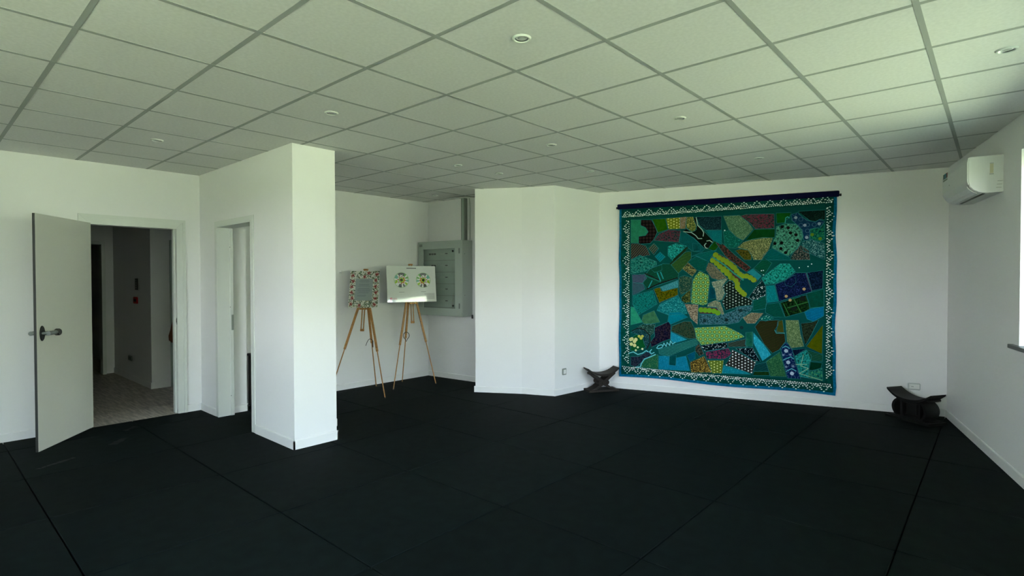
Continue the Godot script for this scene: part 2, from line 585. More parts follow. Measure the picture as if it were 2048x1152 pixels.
func room_outline(with_opening: bool) -> PackedVector2Array:
	var p := PackedVector2Array([Vector2(-6.85, 2.6), Vector2(-6.85, -2.28)])
	if with_opening:
		p.append_array(PackedVector2Array([Vector2(-6.33, -2.28), Vector2(-6.33, -2.43), Vector2(-6.40, -2.43), Vector2(-6.40, -2.605), Vector2(-6.63, -2.605), Vector2(-6.63, -5.46), Vector2(-5.17, -5.60), Vector2(-5.17, -5.06), Vector2(-4.63, -5.385), Vector2(-4.22, -5.55), TA, TB, RB]))
		return p
	p.append_array(PackedVector2Array([Vector2(-4.61, -2.28), Vector2(-4.61, -2.69), Vector2(-5.39, -2.69), Vector2(-5.39, -2.43), Vector2(-6.40, -2.43), Vector2(-6.40, -2.605), Vector2(-6.63, -2.605), Vector2(-6.63, -5.46), Vector2(-5.17, -5.60), Vector2(-5.17, -5.06), Vector2(-4.63, -5.385), Vector2(-4.22, -5.55), TA, TB, RB]))
	return p

func rect(x0: float, z0: float, x1: float, z1: float) -> PackedVector2Array:
	return PackedVector2Array([Vector2(x0, z0), Vector2(x1, z0), Vector2(x1, z1), Vector2(x0, z1)])

func build_floor() -> void:
	var fl := Node3D.new()
	fl.name = "floor"
	add_child(fl)
	fl.set_meta("kind", "structure")
	part_box("slab", Vector3(-2.4, -0.09, -2.3), Vector3(8.94, 0.14, 10.6), 0.0, M.dark, fl)
	var outline := room_outline(true)
	var pitch := 1.0105
	for i in range(-4, 8):
		for j in range(-4, 8):
			var x1 := -0.40 - pitch * i; var x0 := x1 - pitch
			var z1 := -0.592 - pitch * j; var z0 := z1 - pitch
			var g := 0.0042
			for pl in Geometry2D.intersect_polygons(rect(x0 + g, z0 + g, x1 - g, z1 - g), outline):
				var st := mb()
				var ar := 0.0
				for k in pl.size():
					ar += pl[k].cross(pl[(k + 1) % pl.size()])
				if absf(ar) < 0.004:
					continue
				if pl.size() == 4 and absf(ar) > 2.0 * (pitch - 0.010) * (pitch - 0.010):
					cbox(st, Vector3((x0 + x1) * 0.5, -0.009, (z0 + z1) * 0.5), Vector3(pitch - 2 * g, 0.018, pitch - 2 * g), 0.0025)
				else:
					prism(st, pl, -0.018, 0.0)
				obj("rubber_mat", st, M.mat[(i * 5 + j * 3 + 40) % 3], fl)

func build_ceiling() -> void:
	var ce := Node3D.new()
	ce.name = "ceiling"
	add_child(ce)
	ce.set_meta("kind", "structure")
	var outline := room_outline(false)
	var x_0 := -2.0716; var z_0 := -1.7617
	var inner: PackedVector2Array = Geometry2D.offset_polygon(outline, -0.004)[0]
	for i in range(-9, 8):
		for j in range(-8, 11):
			var x0 := x_0 + 0.6 * i; var z1 := z_0 - 0.6 * j
			var z0 := z1 - 0.6
			var cell := rect(x0 + 0.002, z0 + 0.002, x0 + 0.598, z1 - 0.002)
			if i == -7 and j == 6:
				cell = rect(x0 + 0.002, z0 + 0.002, x0 + 0.36, z1 - 0.002)
			for pl in Geometry2D.intersect_polygons(cell, inner):
				var st := mb()
				prism(st, pl, CEIL + 0.0016, CEIL + 0.018)
				obj("ceiling_tile", st, M.tile, ce)
	for i in range(-9, 9):
		var x := x_0 + 0.6 * i
		for pl in Geometry2D.intersect_polygons(rect(x - 0.0125, -8.0, x + 0.0125, 3.0), inner):
			var st := mb()
			prism(st, pl, CEIL, CEIL + 0.0016)
			obj("grid_runner", st, M.grid, ce)
	for j in range(-8, 12):
		var z := z_0 - 0.6 * j
		for pl in Geometry2D.intersect_polygons(rect(-7.5, z - 0.0125, 3.0, z + 0.0125), inner):
			var st := mb()
			prism(st, pl, CEIL + 0.0004, CEIL + 0.0015)
			obj("grid_tee", st, M.grid, ce)

# ------------------------------------------------------------------ doors
func build_doors() -> void:
	# doorway to the corridor, with the leaf swung into the room
	var d := Node3D.new()
	d.name = "door_1"
	add_child(d)
	d.set_meta("kind", "structure")
	d.transform = on_wall(Vector3(-6.85, 0, -1.645), Vector3(1, 0, 0))   # x runs towards -z
	var hw := 0.392   # half of the clear opening
	for s in [-1.0, 1.0]:
		part_box("jamb", Vector3(s * (hw + 0.01), 1.04, -0.06), Vector3(0.022, 2.08, 0.145), 0.002, M.trim, d)
		part_box("stop", Vector3(s * (hw - 0.007), 1.04, -0.075), Vector3(0.016, 2.08, 0.06), 0.002, M.trim, d)
		var st := mb()
		extr(st, PackedVector2Array([Vector2(s * (hw + 0.002), 0), Vector2(s * (hw + 0.088), 0), Vector2(s * (hw + 0.088), 2.168), Vector2(s * (hw + 0.002), 2.082)]), 0.0, 0.014)
		extr(st, PackedVector2Array([Vector2(s * (hw + 0.06), 0), Vector2(s * (hw + 0.088), 0), Vector2(s * (hw + 0.088), 2.168), Vector2(s * (hw + 0.06), 2.14)]), 0.014, 0.022)
		obj("casing", st, M.trim, d)
	var sh := mb()
	extr(sh, PackedVector2Array([Vector2(-hw - 0.002, 2.083), Vector2(hw + 0.002, 2.083), Vector2(hw + 0.0875, 2.169), Vector2(-hw - 0.0875, 2.169)]), 0.0, 0.014)
	extr(sh, PackedVector2Array([Vector2(-hw - 0.06, 2.141), Vector2(hw + 0.06, 2.141), Vector2(hw + 0.0875, 2.169), Vector2(-hw - 0.0875, 2.169)]), 0.014, 0.022)
	obj("casing_head", sh, M.trim, d)
	part_box("jamb_head", Vector3(0, 2.078, -0.06), Vector3(hw * 2, 0.022, 0.145), 0.002, M.trim, d)
	var sp := part_box("strike_plate", Vector3(hw - 0.003, 1.04, 0.0), Vector3(0.004, 0.075, 0.026), 0.001, M.chrome, d)
	part_box("latch_hole", Vector3(hw - 0.006, 1.045, 0.0), Vector3(0.004, 0.045, 0.014), 0.0, M.black, sp)
	for y in [0.25, 1.05, 1.85]:
		var hg := mb()
		lathe(hg, [Vector2(0, -0.04), Vector2(0.008, -0.04), Vector2(0.008, 0.04), Vector2(0, 0.04)], 10, Transform3D(Basis(), Vector3(-hw + 0.004, y, 0.012)))
		obj("hinge", hg, M.chrome, d)
	# leaf: hinge at local (-hw, 0, 0.005), free edge out in the room
	var a := Vector3(-6.845, 0, -1.250)
	var b := Vector3(-6.19, 0, -0.742)
	var x := (b - a).normalized()
	var z := x.cross(Vector3.UP)          # towards the camera side
	var w := a.distance_to(b)
	var lf := Node3D.new()
	lf.name = "leaf"
	d.add_child(lf)
	lf.transform = d.transform.affine_inverse() * Transform3D(Basis(x, Vector3.UP, z), a)
	part_box("panel", Vector3(w * 0.5, 1.045, -0.011), Vector3(w - 0.003, 2.07, 0.022), 0.0015, M.leaf, lf)
	part_box("edge_band", Vector3(w - 0.0005, 1.045, -0.011), Vector3(0.003, 2.068, 0.020), 0.0005, M.leaf_edge, lf)
	for sd in [1.0, -1.0]:
		var f := Transform3D(Basis.from_scale(Vector3(1, 1, 1)), Vector3(w - 0.068, 1.035, 0.0 if sd > 0 else -0.022))
		var ro := mb()
		lathe(ro, [Vector2(0, 0.008), Vector2(0.029, 0.008), Vector2(0.032, 0.004), Vector2(0.032, 0)], 24, f * Transform3D(Basis(Vector3(1, 0, 0), Vector3(0, 0, sd), Vector3(0, 2.1, 0)), Vector3.ZERO))
		obj("rosette", ro, M.dark_metal, lf)
		var le := mb()
		tube(le, [f.origin, f * Vector3(0, 0, sd * 0.052)], 0.016, 14)
		tube(le, [f * Vector3(0.014, 0, sd * 0.056), f * Vector3(-0.095, 0, sd * 0.056)], 0.019, 16)
		obj("handle", le, M.chrome, lf)
		var cap := mb()
		lathe(cap, [Vector2(0, 0.02), Vector2(0.025, 0.02), Vector2(0.031, 0.012), Vector2(0.031, -0.012), Vector2(0.025, -0.02), Vector2(0, -0.02)], 20, f * Transform3D(Basis(Vector3(0, 1, 0), Vector3(0, 0, 1), Vector3(1, 0, 0)), Vector3(-0.118, 0, sd * 0.056)))
		obj("thumb_turn", cap, M.dark_metal, lf)
	# open doorway in the partition
	d = Node3D.new()
	d.name = "door_2"
	add_child(d)
	d.set_meta("kind", "structure")
	d.transform = on_wall(Vector3(-5.89, 0, -2.28), Vector3(0, 0, 1))
	hw = 0.425
	for s in [-1.0, 1.0]:
		part_box("jamb", Vector3(s * (hw + 0.008), 1.04, -0.072), Vector3(0.018, 2.08, 0.172), 0.002, M.trim, d)
		part_box("casing", Vector3(s * (hw + 0.036), 1.052, 0.006), Vector3(0.062, 2.104, 0.012), 0.003, M.trim, d)
	part_box("stop", Vector3(-hw + 0.004, 1.04, -0.135), Vector3(0.012, 2.08, 0.036), 0.002, M.trim, d)
	part_box("casing_head", Vector3(0, 2.109, 0.0055), Vector3(hw * 2 + 0.134, 0.05, 0.011), 0.003, M.trim, d)
	part_box("jamb_head", Vector3(0, 2.077, -0.072), Vector3(hw * 2, 0.018, 0.172), 0.002, M.trim, d)
	part_box("strike_plate", Vector3(-hw + 0.0105, 1.03, -0.14), Vector3(0.003, 0.17, 0.022), 0.001, M.trunk, d)
	for y in [0.22, 1.2, 1.86]:
		part_box("screw", Vector3(-hw + 0.0105, y, -0.118), Vector3(0.002, 0.008, 0.006), 0.0, M.dark, d)

# ------------------------------------------------------------------ patchwork hanging
const PATCHES := [
	["w", "287d5f", "1f6a52", [230,2302,381,2295,377,2214,442,2186,478,2136,442,2081,353,2072,349,1987,226,1990]],
	["k", "2c2222", "120c0c", [385,2295,522,2288,562,2213,598,2123,562,2036,507,1974,353,1970,353,2072,442,2081,478,2128,442,2190,377,2222]],
	["w", "194a04", "2a5a08", [530,2295,700,2295,735,2150,606,2115]],
	["d", "5f690f", "d9d98a", [708,2298,889,2301,889,2151,743,2150]],
	["s", "6b5f41", "a88f9a", [889,2301,972,2305,958,2152,889,2151]],
	["g", "26401a", "b8a860", [972,2301,1055,2300,1070,2237,1096,2174,1078,2120,1033,2106,973,2148,961,2211]],
	["w", "080e0a", "0c1a12", [1055,2285,1092,2291,1122,2188,1196,2100,1299,1980,1234,1882,1190,1891,1063,2027,920,2119,973,2156,1041,2106,1093,2135,1085,2205]],
	["s", "081e26", "31535a", [1092,2298,1395,2290,1392,2119,1204,2123,1130,2188]],
	["w", "0a696e", "0a5c66", [1204,2119,1399,2111,1397,1931,1299,1988]],
	["f", "2d3a3e", "6e2438", [555,2012,618,2099,743,2146,897,2131,882,1978,704,1992]],
	["w", "0a5055", "084548", [897,2119,935,2118,1071,2011,1197,1883,1160,1845,1049,1856,989,1904,874,1978]],
	["w", "06383c", "0a5055", [1041,1957,1138,1954,1146,1869,1056,1855]],
	["w", "0a370f", "14440f", [1234,1882,1314,1980,1379,1932,1314,1853]],
	["L", "14232d", "6b5a3a", [234,1982,353,1978,451,1943,507,1820,427,1806,280,1758,239,1777]],
	["L", "14373c", "6a6a4a", [479,1914,555,1972,618,1906,555,1819]],
	["L", "005f6e", "0a7f8c", [566,1799,634,1858,705,1792,634,1725]],
	["f", "0f6e69", "2aa09a", [736,1927,836,1964,973,1928,798,1735,736,1807]],
	["s", "3c5f46", "7d9a78", [1413,2293,1604,2291,1701,2199,1760,2114,1736,2078,1647,1976,1563,2025,1478,2119]],
	["g", "5f5f00", "a8a030", [1615,2121,1695,2128,1729,2105,1709,2057,1654,1991,1615,2030]],
	["f", "323c3c", "7a1f38", [1611,2279,1673,2298,1991,2288,1995,2112,1784,2113,1736,2175]],
	["w", "05320f", "0a3c1a", [1675,1975,1770,2107,1999,2104,1999,2002,1879,1998]],
	["w", "0a410f", "0f5018", [2011,2295,2174,2293,2155,2236,2116,2201,2110,2173,2018,2170]],
	["D", "0a2d4b", "7d8fa0", [2174,2271,2245,2289,2303,2221,2366,2182,2435,2171,2473,2198,2522,2167,2473,2091,2423,2101,2373,2081,2368,1953,2311,1954,2272,2078,2252,2130,2181,2198]],
	["s", "051612", "1e3a33", [2245,2303,2528,2305,2528,2188,2473,2198,2423,2168,2366,2189]],
	["f", "2d695a", "5a9a84", [2012,2133,2117,2165,2227,2153,2285,2085,2304,2005,2279,1941,2247,1863,2145,1771,2053,1824,1967,1877,1986,1980,2006,1994]],
	["g", "3c4a2c", "b0ac78", [1578,1888,1647,1954,1750,1988,1879,2006,1979,1995,1933,1849,1853,1731,1765,1732,1737,1801,1703,1855]],
	["f", "37410f", "5a4a20", [1553,1851,1620,1872,1703,1855,1744,1786,1738,1733,1662,1734]],
	["c", "054b41", "2a8a80", [1414,2099,1478,2111,1577,2016,1640,1969,1564,1881,1479,1891,1436,1899]],
	["f", "055046", "2c7a50", [2373,2089,2436,2093,2522,2139,2523,1969,2456,1921,2374,1981]],
	["s", "053c41", "8ab0a8", [2292,1941,2374,1967,2524,1912,2531,1719,2305,1832]],
	["f", "142e2c", "7a6860", [2177,1777,2235,1863,2279,1905,2368,1831,2375,1722,2171,1725]],
	["l", "004646", "0a5a58", [1880,1798,1967,1870,2053,1817,2151,1763,2171,1725,1853,1731]],
	["f", "0a5f5a", "3f7f74", [245,1761,368,1821,592,1730,592,1686,438,1601,245,1568]],
	["w", "19787d", "2a9a9c", [506,1644,659,1690,660,1617,566,1587]],
	["l", "083228", "14503c", [455,1575,506,1636,676,1702,768,1697,876,1564,860,1505,464,1366,412,1445]],
	["l", "283c4b", "5a5a78", [263,1559,438,1567,464,1514,403,1445,272,1453]],
	["w", "2d4b55", "38505c", [267,1453,412,1436,438,1366,351,1313,268,1282]],
	["f", "0f6e69", "06504c", [272,1277,541,1350,601,1169,352,1015,272,1163]],
	["f", "3c4b05", "5a4a08", [550,1367,635,1393,652,1342,860,1386,868,1292,627,1186]],
	["c", "286973", "5aa0a8", [635,1393,868,1488,868,1394,677,1338]],
	["c", "05322d", "7a7a58", [876,1522,941,1547,1046,1513,1039,1370,901,1293,876,1369]],
	["g", "051e0c", "7a7a40", [909,1267,1023,1370,1027,1202,959,1184,910,1217]],
	["h", "465f2a", "6fae6e", [1078,1538,1134,1604,1245,1545,1261,1454,1245,1371,1230,1180,1175,1162,1031,1185,1039,1370,1047,1471]],
	["f", "3c4b32", "8a7a4c", [917,1631,989,1715,1102,1613,1046,1529]],
	["l", "003c37", "0f5a50", [989,1723,1094,1788,1244,1719,1197,1595,1102,1613]],
	["l", "0f371e", "4a6a30", [776,1684,957,1850,1029,1857,1030,1765,925,1631,868,1573]],
	["l", "054646", "0a5c58", [1029,1790,1133,1829,1337,1866,1275,1777,1244,1719,1094,1797]],
	["g", "3c463c", "8a7a60", [1205,1620,1228,1711,1291,1694,1461,1511,1369,1479,1276,1512]],
	["d", "03120c", "8a9a92", [1408,1405,1492,1487,1537,1454,1567,1373,1665,1285,1761,1238,1739,1173,1591,1154,1448,1102,1401,1208,1447,1307]],
	["g", "4b5f55", "a8a888", [1276,1462,1476,1511,1408,1405,1439,1323,1401,1232,1339,1223,1323,1339,1292,1404]],
	["g", "4b5a4b", "9a9878", [1238,1189,1324,1231,1386,1208,1432,1061,1402,1043,1340,1141,1230,1147]],
	["w", "004150", "063038", [1253,1404,1315,1388,1331,1256,1246,1238]],
	["s", "00555a", "4aa8a8", [635,1169,868,1284,910,1217,951,1167,983,1049,745,1026,593,1082]],
	["w", "005f6e", "006a7c", [753,1060,894,1072,992,1007,778,907,737,948]],
	["g", "463f33", "b8a890", [950,1175,1120,1170,1112,908,1024,991]],
	["w", "19735a", "2a8a6c", [228,1127,290,1119,352,1015,404,920,219,877]],
	["w", "23553c", "3c6a4a", [413,1017,559,1081,636,928,439,885,395,937]],
	["f", "1e5055", "4a6a78", [1128,1044,1402,1043,1556,1113,1591,1154,1761,1166,1739,1109,1643,1018,1600,959,1486,931,1136,911]],
	["f", "03190c", "1a3a14", [2063,1211,2333,1308,2367,1208,2375,1124,2120,1039]],
	["s", "020c28", "2c3a68", [2006,1431,2111,1478,2222,1571,2338,1571,2394,1347,2049,1226]],
	["s", "000f1e", "24385a", [2345,1571,2512,1600,2507,1386,2397,1359]],
	["f", "0a6e64", "2a9488", [1855,1510,1983,1621,2061,1683,2159,1681,2222,1587,2118,1494,2006,1439,1898,1431]],
	["c", "006469", "1a8a8c", [1906,1415,1998,1423,2042,1226,1914,1208]],
	["w", "146973", "1f7a80", [1693,1583,1759,1627,1854,1534,1818,1486]],
	["S", "032323", "e8f0ec", [1702,1261,1855,1494,1898,1423,1906,1296,1761,1230]],
	["l", "003c32", "0f5548", [1761,1230,1899,1296,1914,1200,1900,1136,1762,1109]],
	["l", "003c32", "0a4a40", [1907,1192,2049,1211,2113,1039,1986,1035,1900,1089]],
	["w", "00463c", "0a3a2c", [2340,1324,2520,1379,2522,1173,2381,1155]],
	["l", "005578", "0a6a90", [2320,1107,2381,1147,2522,1173,2522,1066,2416,994,2348,1023]],
	["g", "4b4b3c", "a89878", [1644,1018,1740,1085,1878,1080,1828,1007,1784,949,1696,946]],
	["f", "1e2a24", "6e2c28", [1328,1957,1367,1988,1490,1862,1558,1795,1737,1639,1686,1583,1513,1715,1437,1790]],
	["l", "003c2d", "14503c", [1767,1631,1882,1757,1969,1692,1883,1542]],
	["w", "05412d", "08382a", [2104,1486,2229,1548,2229,1455,2181,1404,2118,1423]],
	["S", "005a50", "d8e8e0", [1835,1015,1915,1057,1993,1020,1901,981]],
	["s", "052d32", "4a6a70", [246,769,343,835,430,820,500,736,508,649,466,578,422,636,413,715,326,764]],
	["w", "05411e", "0a5028", [224,697,326,755,413,697,448,585,344,536,224,529]],
	["s", "082d23", "6a8a88", [334,852,413,899,576,904,560,782,500,727,430,820]],
	["f", "080c28", "3c2c2a", [559,852,745,940,779,894,771,714,679,675,526,589,508,658,568,739]],
	["c", "0f738c", "2a9ab0", [779,808,984,715,812,656,771,705]],
	["l", "054b4b", "3a7a70", [611,568,1097,733,1121,663,746,481,628,508]],
	["c", "05647d", "1a80a0", [620,482,763,491,755,370,838,367,846,470,969,503,1018,311,620,300]],
	["w", "004646", "003a3c", [755,481,846,504,838,367,755,370]],
	["w", "004155", "00506a", [977,512,1082,568,1082,476,1018,430]],
	["c", "0a4b37", "5a7a4a", [414,408,526,476,611,499,612,300,388,310]],
	["f", "0f2332", "3c3440", [229,450,353,457,474,534,526,485,405,390,326,315,229,326]],
	["h", "5a6e2a", "5fae78", [1069,871,1441,909,1538,864,1626,818,1668,780,1555,734,1472,713,1161,648,1097,729]],
	["f", "1e3c2d", "3c3a28", [795,886,943,951,1032,953,1069,871,1097,737,1001,724,779,817]],
	["S", "031419", "c8d8d4", [1145,647,1464,705,1465,631,1193,575]],
	["f", "232d3c", "8a2048", [1209,567,1480,632,1526,553,1435,490,1225,477]],
	["d", "4b5f19", "c8d080", [1233,460,1427,473,1405,306,1288,298]],
	["g", "1c1808", "c8a850", [1018,421,1193,516,1288,306,1034,287]],
	["f", "192d28", "5a4a3a", [1081,619,1129,672,1193,541,1130,504,1082,568]],
	["c", "056978", "2a94a0", [1427,415,1549,387,1677,351,1740,319,1405,306]],
	["d", "141614", "e8ece8", [1523,620,1801,481,1755,331,1442,405,1499,513]],
	["c", "148296", "3aa8bc", [1768,839,1885,699,1967,576,1871,494,1824,593,1769,710]],
	["l", "14230c", "3a2a1c", [1784,908,1838,987,2052,1002,2037,934,1999,874,2113,836,2121,744,2054,640,1978,594,1885,707]],
	["w", "284114", "4a3a14", [2037,985,2089,1003,2105,853,2022,849]],
	["s", "465f3c", "8a9a70", [2119,1004,2260,1008,2283,843,2320,696,2181,664,2136,745]],
	["f", "2d3c28", "0a100c", [2282,968,2398,988,2469,1015,2399,848,2334,713,2305,803]],
	["w", "374600", "4a5005", [2512,959,2507,616,2342,697]],
	["D", "051e46", "7a8aa0", [2069,666,2128,736,2188,672,2226,508,2286,304,2145,302,2099,500]],
	["s", "030f23", "203448", [2188,647,2342,672,2225,575]],
	["f", "0f6e69", "2c948a", [2225,575,2342,656,2400,585,2365,385,2516,306,2278,329]],
	["l", "053c2d", "2a5a44", [2349,656,2514,608,2508,526,2393,527]],
	["w", "003723", "002c1c", [2379,518,2508,510,2487,410,2365,418]],
	["f", "0a645f", "4a8a5a", [2365,401,2508,453,2516,306,2366,319]],
	["s", "194b32", "4a7a4c", [1910,488,2061,615,2092,499,2130,317,1957,312]],
	["w", "0a230f", "1a3a14", [1778,359,1941,371,1949,320,1763,306]],
	["l", "002d2d", "1a5050", [1786,445,1910,479,1941,371,1771,358]],
	["S", "020f16", "b8ccd0", [1563,630,1761,650,1848,484,1778,488]],
	["l", "3c4b41", "0c100e", [1474,696,1682,758,1674,688,1706,655,1482,644]],
	["w", "05463c", "2a6a50", [1682,835,1760,847,1761,667,1683,663]],
	["w", "3c2c2c", "4a3434", [1267,1768,1322,1841,1441,1773,1554,1690,1611,1592,1686,1551,1774,1527,1812,1478,1790,1455,1724,1511,1635,1503,1590,1438,1687,1301,1658,1289,1575,1373,1552,1454,1438,1569]],
	["w", "3c2c2c", "4a3434", [1132,1141,1340,1137,1402,1052,1132,1053]],
]
const CORDS := [
	["9ab4aa", 9, [1089,2291,1107,2189,1160,2132,1182,2092,1175,2046]],
	["9ab4aa", 9, [935,2114,1033,2098,1086,2057,1115,2017,1160,2016]],
	["9ab4aa", 9, [1285,1965,1255,1989,1219,1983]],
	["9ab4aa", 9, [1212,1956,1190,1930,1204,1898,1227,1890]],
	["020806", 14, [438,1575,618,1492]],
	["020806", 16, [464,1366,660,1454,860,1513]],
	["08280a", 18, [806,1749,981,1908]],
	["08280a", 18, [768,1697,957,1871]],
	["0f7d82", 14, [600,1583,643,1475]],
	["0f7d82", 14, [643,1591,677,1505]],
	["0f7d82", 12, [532,1479,485,1384]],
	["0a5a50", 16, [455,1540,643,1462]],
	["1f7a6c", 18, [1291,1776,1430,1675,1554,1560,1649,1487]],
	["5fb4be", 10, [594,584,615,616,653,631,679,619,658,592,615,577,594,584]],
	["5fb4be", 10, [675,615,687,654,717,612,729,665,763,628,771,688,800,647,833,674]],
	["5fb4be", 12, [224,494,282,515,344,483,405,504,457,542,483,526]],
	["5fb4be", 12, [526,559,500,527,526,502,560,522]],
	["5fb4be", 12, [577,497,526,468,431,427,388,354,379,318,318,310]],
	["020a0a", 14, [264,796,343,839,430,825,500,745,508,658,466,569]],
	["4ba0aa", 8, [2091,667,2121,690,2166,663]],
	["4ba0aa", 9, [2092,516,2181,564,2207,540]],
	["4ba0aa", 9, [2130,384,2189,422,2237,396]],
	["2a7a80", 10, [2007,874,2022,841,2113,845]],
	["2c8c8c", 10, [2110,2173,2116,2231,2136,2244,2155,2229]],
	["8aae8a", 6, [2313,596,2285,462,2365,434,2271,370,2509,305]],
	["8aae8a", 6, [2233,475,2350,483]],
	["1f5a2a", 10, [2203,1268,2286,1098]],
	["1f5a2a", 10, [2099,1196,2162,1056]],
	["1f5a2a", 10, [2141,1150,2354,1224]],
	["3a3c50", 10, [2331,1563,2393,1355]],
]
const DISCS := [
	["020604", 19.3, [2078,2127,2143,2111,2168,2050,2226,2024,2244,1957,2072,1933,2000,1927,2066,1864,2118,1815]],
	["8c96a8", 17.8, [2223,2229,2319,2134,2467,2145,2339,1989]],
	["6f861a", 31.8, [1452,1724,1490,1691,1528,1650,1574,1600,1608,1560,1641,1535,1686,1535,1730,1515,1767,1487]],
	["6f861a", 31.8, [1422,1626,1460,1593,1491,1552,1521,1511,1563,1479,1582,1438,1582,1398,1605,1365,1635,1333,1661,1309]],
	["6f861a", 33.4, [1326,1804,1368,1766,1414,1741,1460,1708,1506,1678,1544,1641]],
	["6f861a", 33.4, [1291,1735,1338,1697,1376,1655,1415,1610,1461,1569,1507,1519]],
	["5a8a1c", 33.4, [1152,1103,1203,1100,1254,1098,1309,1091,1355,1071]],
	["c8c88a", 23.8, [264,690,299,657,255,619,300,604,246,681,317,684]],
	["a8a848", 19.1, [361,730,387,705,404,732]],
	["c8d0a0", 14.3, [344,580,317,539,405,561]],
	["a0b0c0", 22.0, [2129,632,2152,495,2193,364]],
	["6a7a90", 13.6, [2099,580,2174,588,2130,439,2204,452]],
	["e8ece8", 6.4, [1876,1602,1854,1600,1876,1548,2263,1632,2392,1674,2355,1645,1564,1223,1862,1383,1830,1343,1812,1255]],
	["f4f4f4", 8.9, [1432,2109]],
	["a88a60", 17.5, [2315,1378,2126,1290,2168,1244]],
	["0a1410", 31.8, [2299,1265,2207,1147]],
	["0a2a2a", 20.7, [1196,963,1460,984]],
	["0a2a2a", 20.7, [1621,1106,1455,983]],
	["0a2a2a", 22.0, [1634,894]],
	["5a7a18", 19.3, [2396,2020,2477,1970]],
]

const PPM := 300.0
func hsh(x: int, y: int, s: int) -> float:
	var v := (x * 374761393 + y * 668265263 + s * 69069) & 0x7fffffff
	v = ((v ^ (v >> 13)) * 1274126177) & 0x7fffffff
	return float((v ^ (v >> 16)) & 0xffff) / 65535.0

func weave(kind: String, bg: Color, fg: Color, x: float, y: float, sd: int, n: FastNoiseLite) -> Color:
	# x, y in millimetres on the cloth; the colour of one spot of that fabric
	var v := 0.0
	match kind:
		"w":
			v = 0.5 + 0.6 * n.get_noise_2d(x * 0.6, y * 0.6)
		"s":
			v = 1.0 if hsh(int(x / 5.0), int(y / 5.0), sd) > 0.86 else 0.25 * (0.5 + n.get_noise_2d(x, y))
		"g":
			v = hsh(int(x / 5.0 + y / 15.0), int(y / 6.0), sd)
			v = 1.0 if v > 0.82 else v * 0.5
		"S":
			v = 1.0 if hsh(int(x / 7.0), int(y / 6.0), sd) > 0.90 else 0.0
		"l":
			v = 0.5 + 0.5 * sin((x * 0.25 + y * 0.97) * TAU / 19.0)
			v = 1.0 if v > 0.75 else 0.2 * v
		"L":
			v = 0.5 + 0.5 * sin((x * 0.75 - y * 0.66) * TAU / 24.0)
			v = 1.0 if v > 0.8 else 0.1
		"d":
			var p := Vector2(fposmod(x, 36.0) - 18.0, fposmod(y + 18.0 * float(int(floor(x / 36.0)) % 2), 36.0) - 18.0)
			v = 1.0 if p.length() < 6.5 + 3.0 * hsh(int(x / 36.0), int(y / 36.0), sd) else 0.08
		"D":
			var p2 := Vector2(fposmod(x, 70.0) - 35.0, fposmod(y, 70.0) - 35.0)
			v = 0.5 if absf(p2.length() - 22.0) < 3.0 else 0.0
		"h":
			var hx := 56.0; var hy := 97.0
			var p3 := Vector2(fposmod(x, hx) - hx * 0.5, fposmod(y, hy) - hy * 0.5)
			var p4 := Vector2(fposmod(x + hx * 0.5, hx) - hx * 0.5, fposmod(y + hy * 0.5, hy) - hy * 0.5)
			var q := p3 if p3.length() < p4.length() else p4
			var e := maxf(absf(q.x), absf(q.x) * 0.5 + absf(q.y) * 0.866)
			if e > 24.0:
				v = 1.0
			elif q.length() < 8.0:
				return Color(0.72, 0.68, 0.16)
			elif q.length() < 14.0:
				v = 0.45
			else:
				v = 0.1
		"f":
			var m1 := n.get_noise_2d(x * 1.6, y * 1.6)
			var m2 := n.get_noise_2d(x * 1.6 + 500.0, y * 1.6)
			v = 1.0 if absf(m1) < 0.09 else (0.7 if m2 > 0.22 else 0.0)
			if m2 < -0.3:
				return bg.darkened(0.45)
		"c":
			v = 1.0 if absf(n.get_noise_2d(x * 1.1, y * 1.1)) < 0.05 else 0.15
		"k":
			var p5 := Vector2(fposmod(x, 44.0) - 22.0, fposmod(y, 44.0) - 22.0)
			v = 0.0 if p5.length() < 17.0 else 1.0
	v = clampf(v, 0.0, 1.0)
	var jit := 0.86 + 0.28 * hsh(int(x / 2.0), int(y / 2.0), sd + 5)
	var c := bg.lerp(fg, v)
	return Color(c.r * jit, c.g * jit, c.b * jit)

# the dyes read from the photograph are dim light on cloth; this is the cloth itself
func dye(c: Color) -> Color:
	var l := c.srgb_to_linear()
	return Color(minf(l.r * DYE, 0.85), minf(l.g * DYE, 0.85), minf(l.b * DYE, 0.85)).linear_to_srgb()
const DYE := 1.12

func edge_wave(y: float, k: float) -> float:
	return 0.006 * sin(y * 5.3 + k) + 0.004 * sin(y * 11.7 + 2.0 * k)

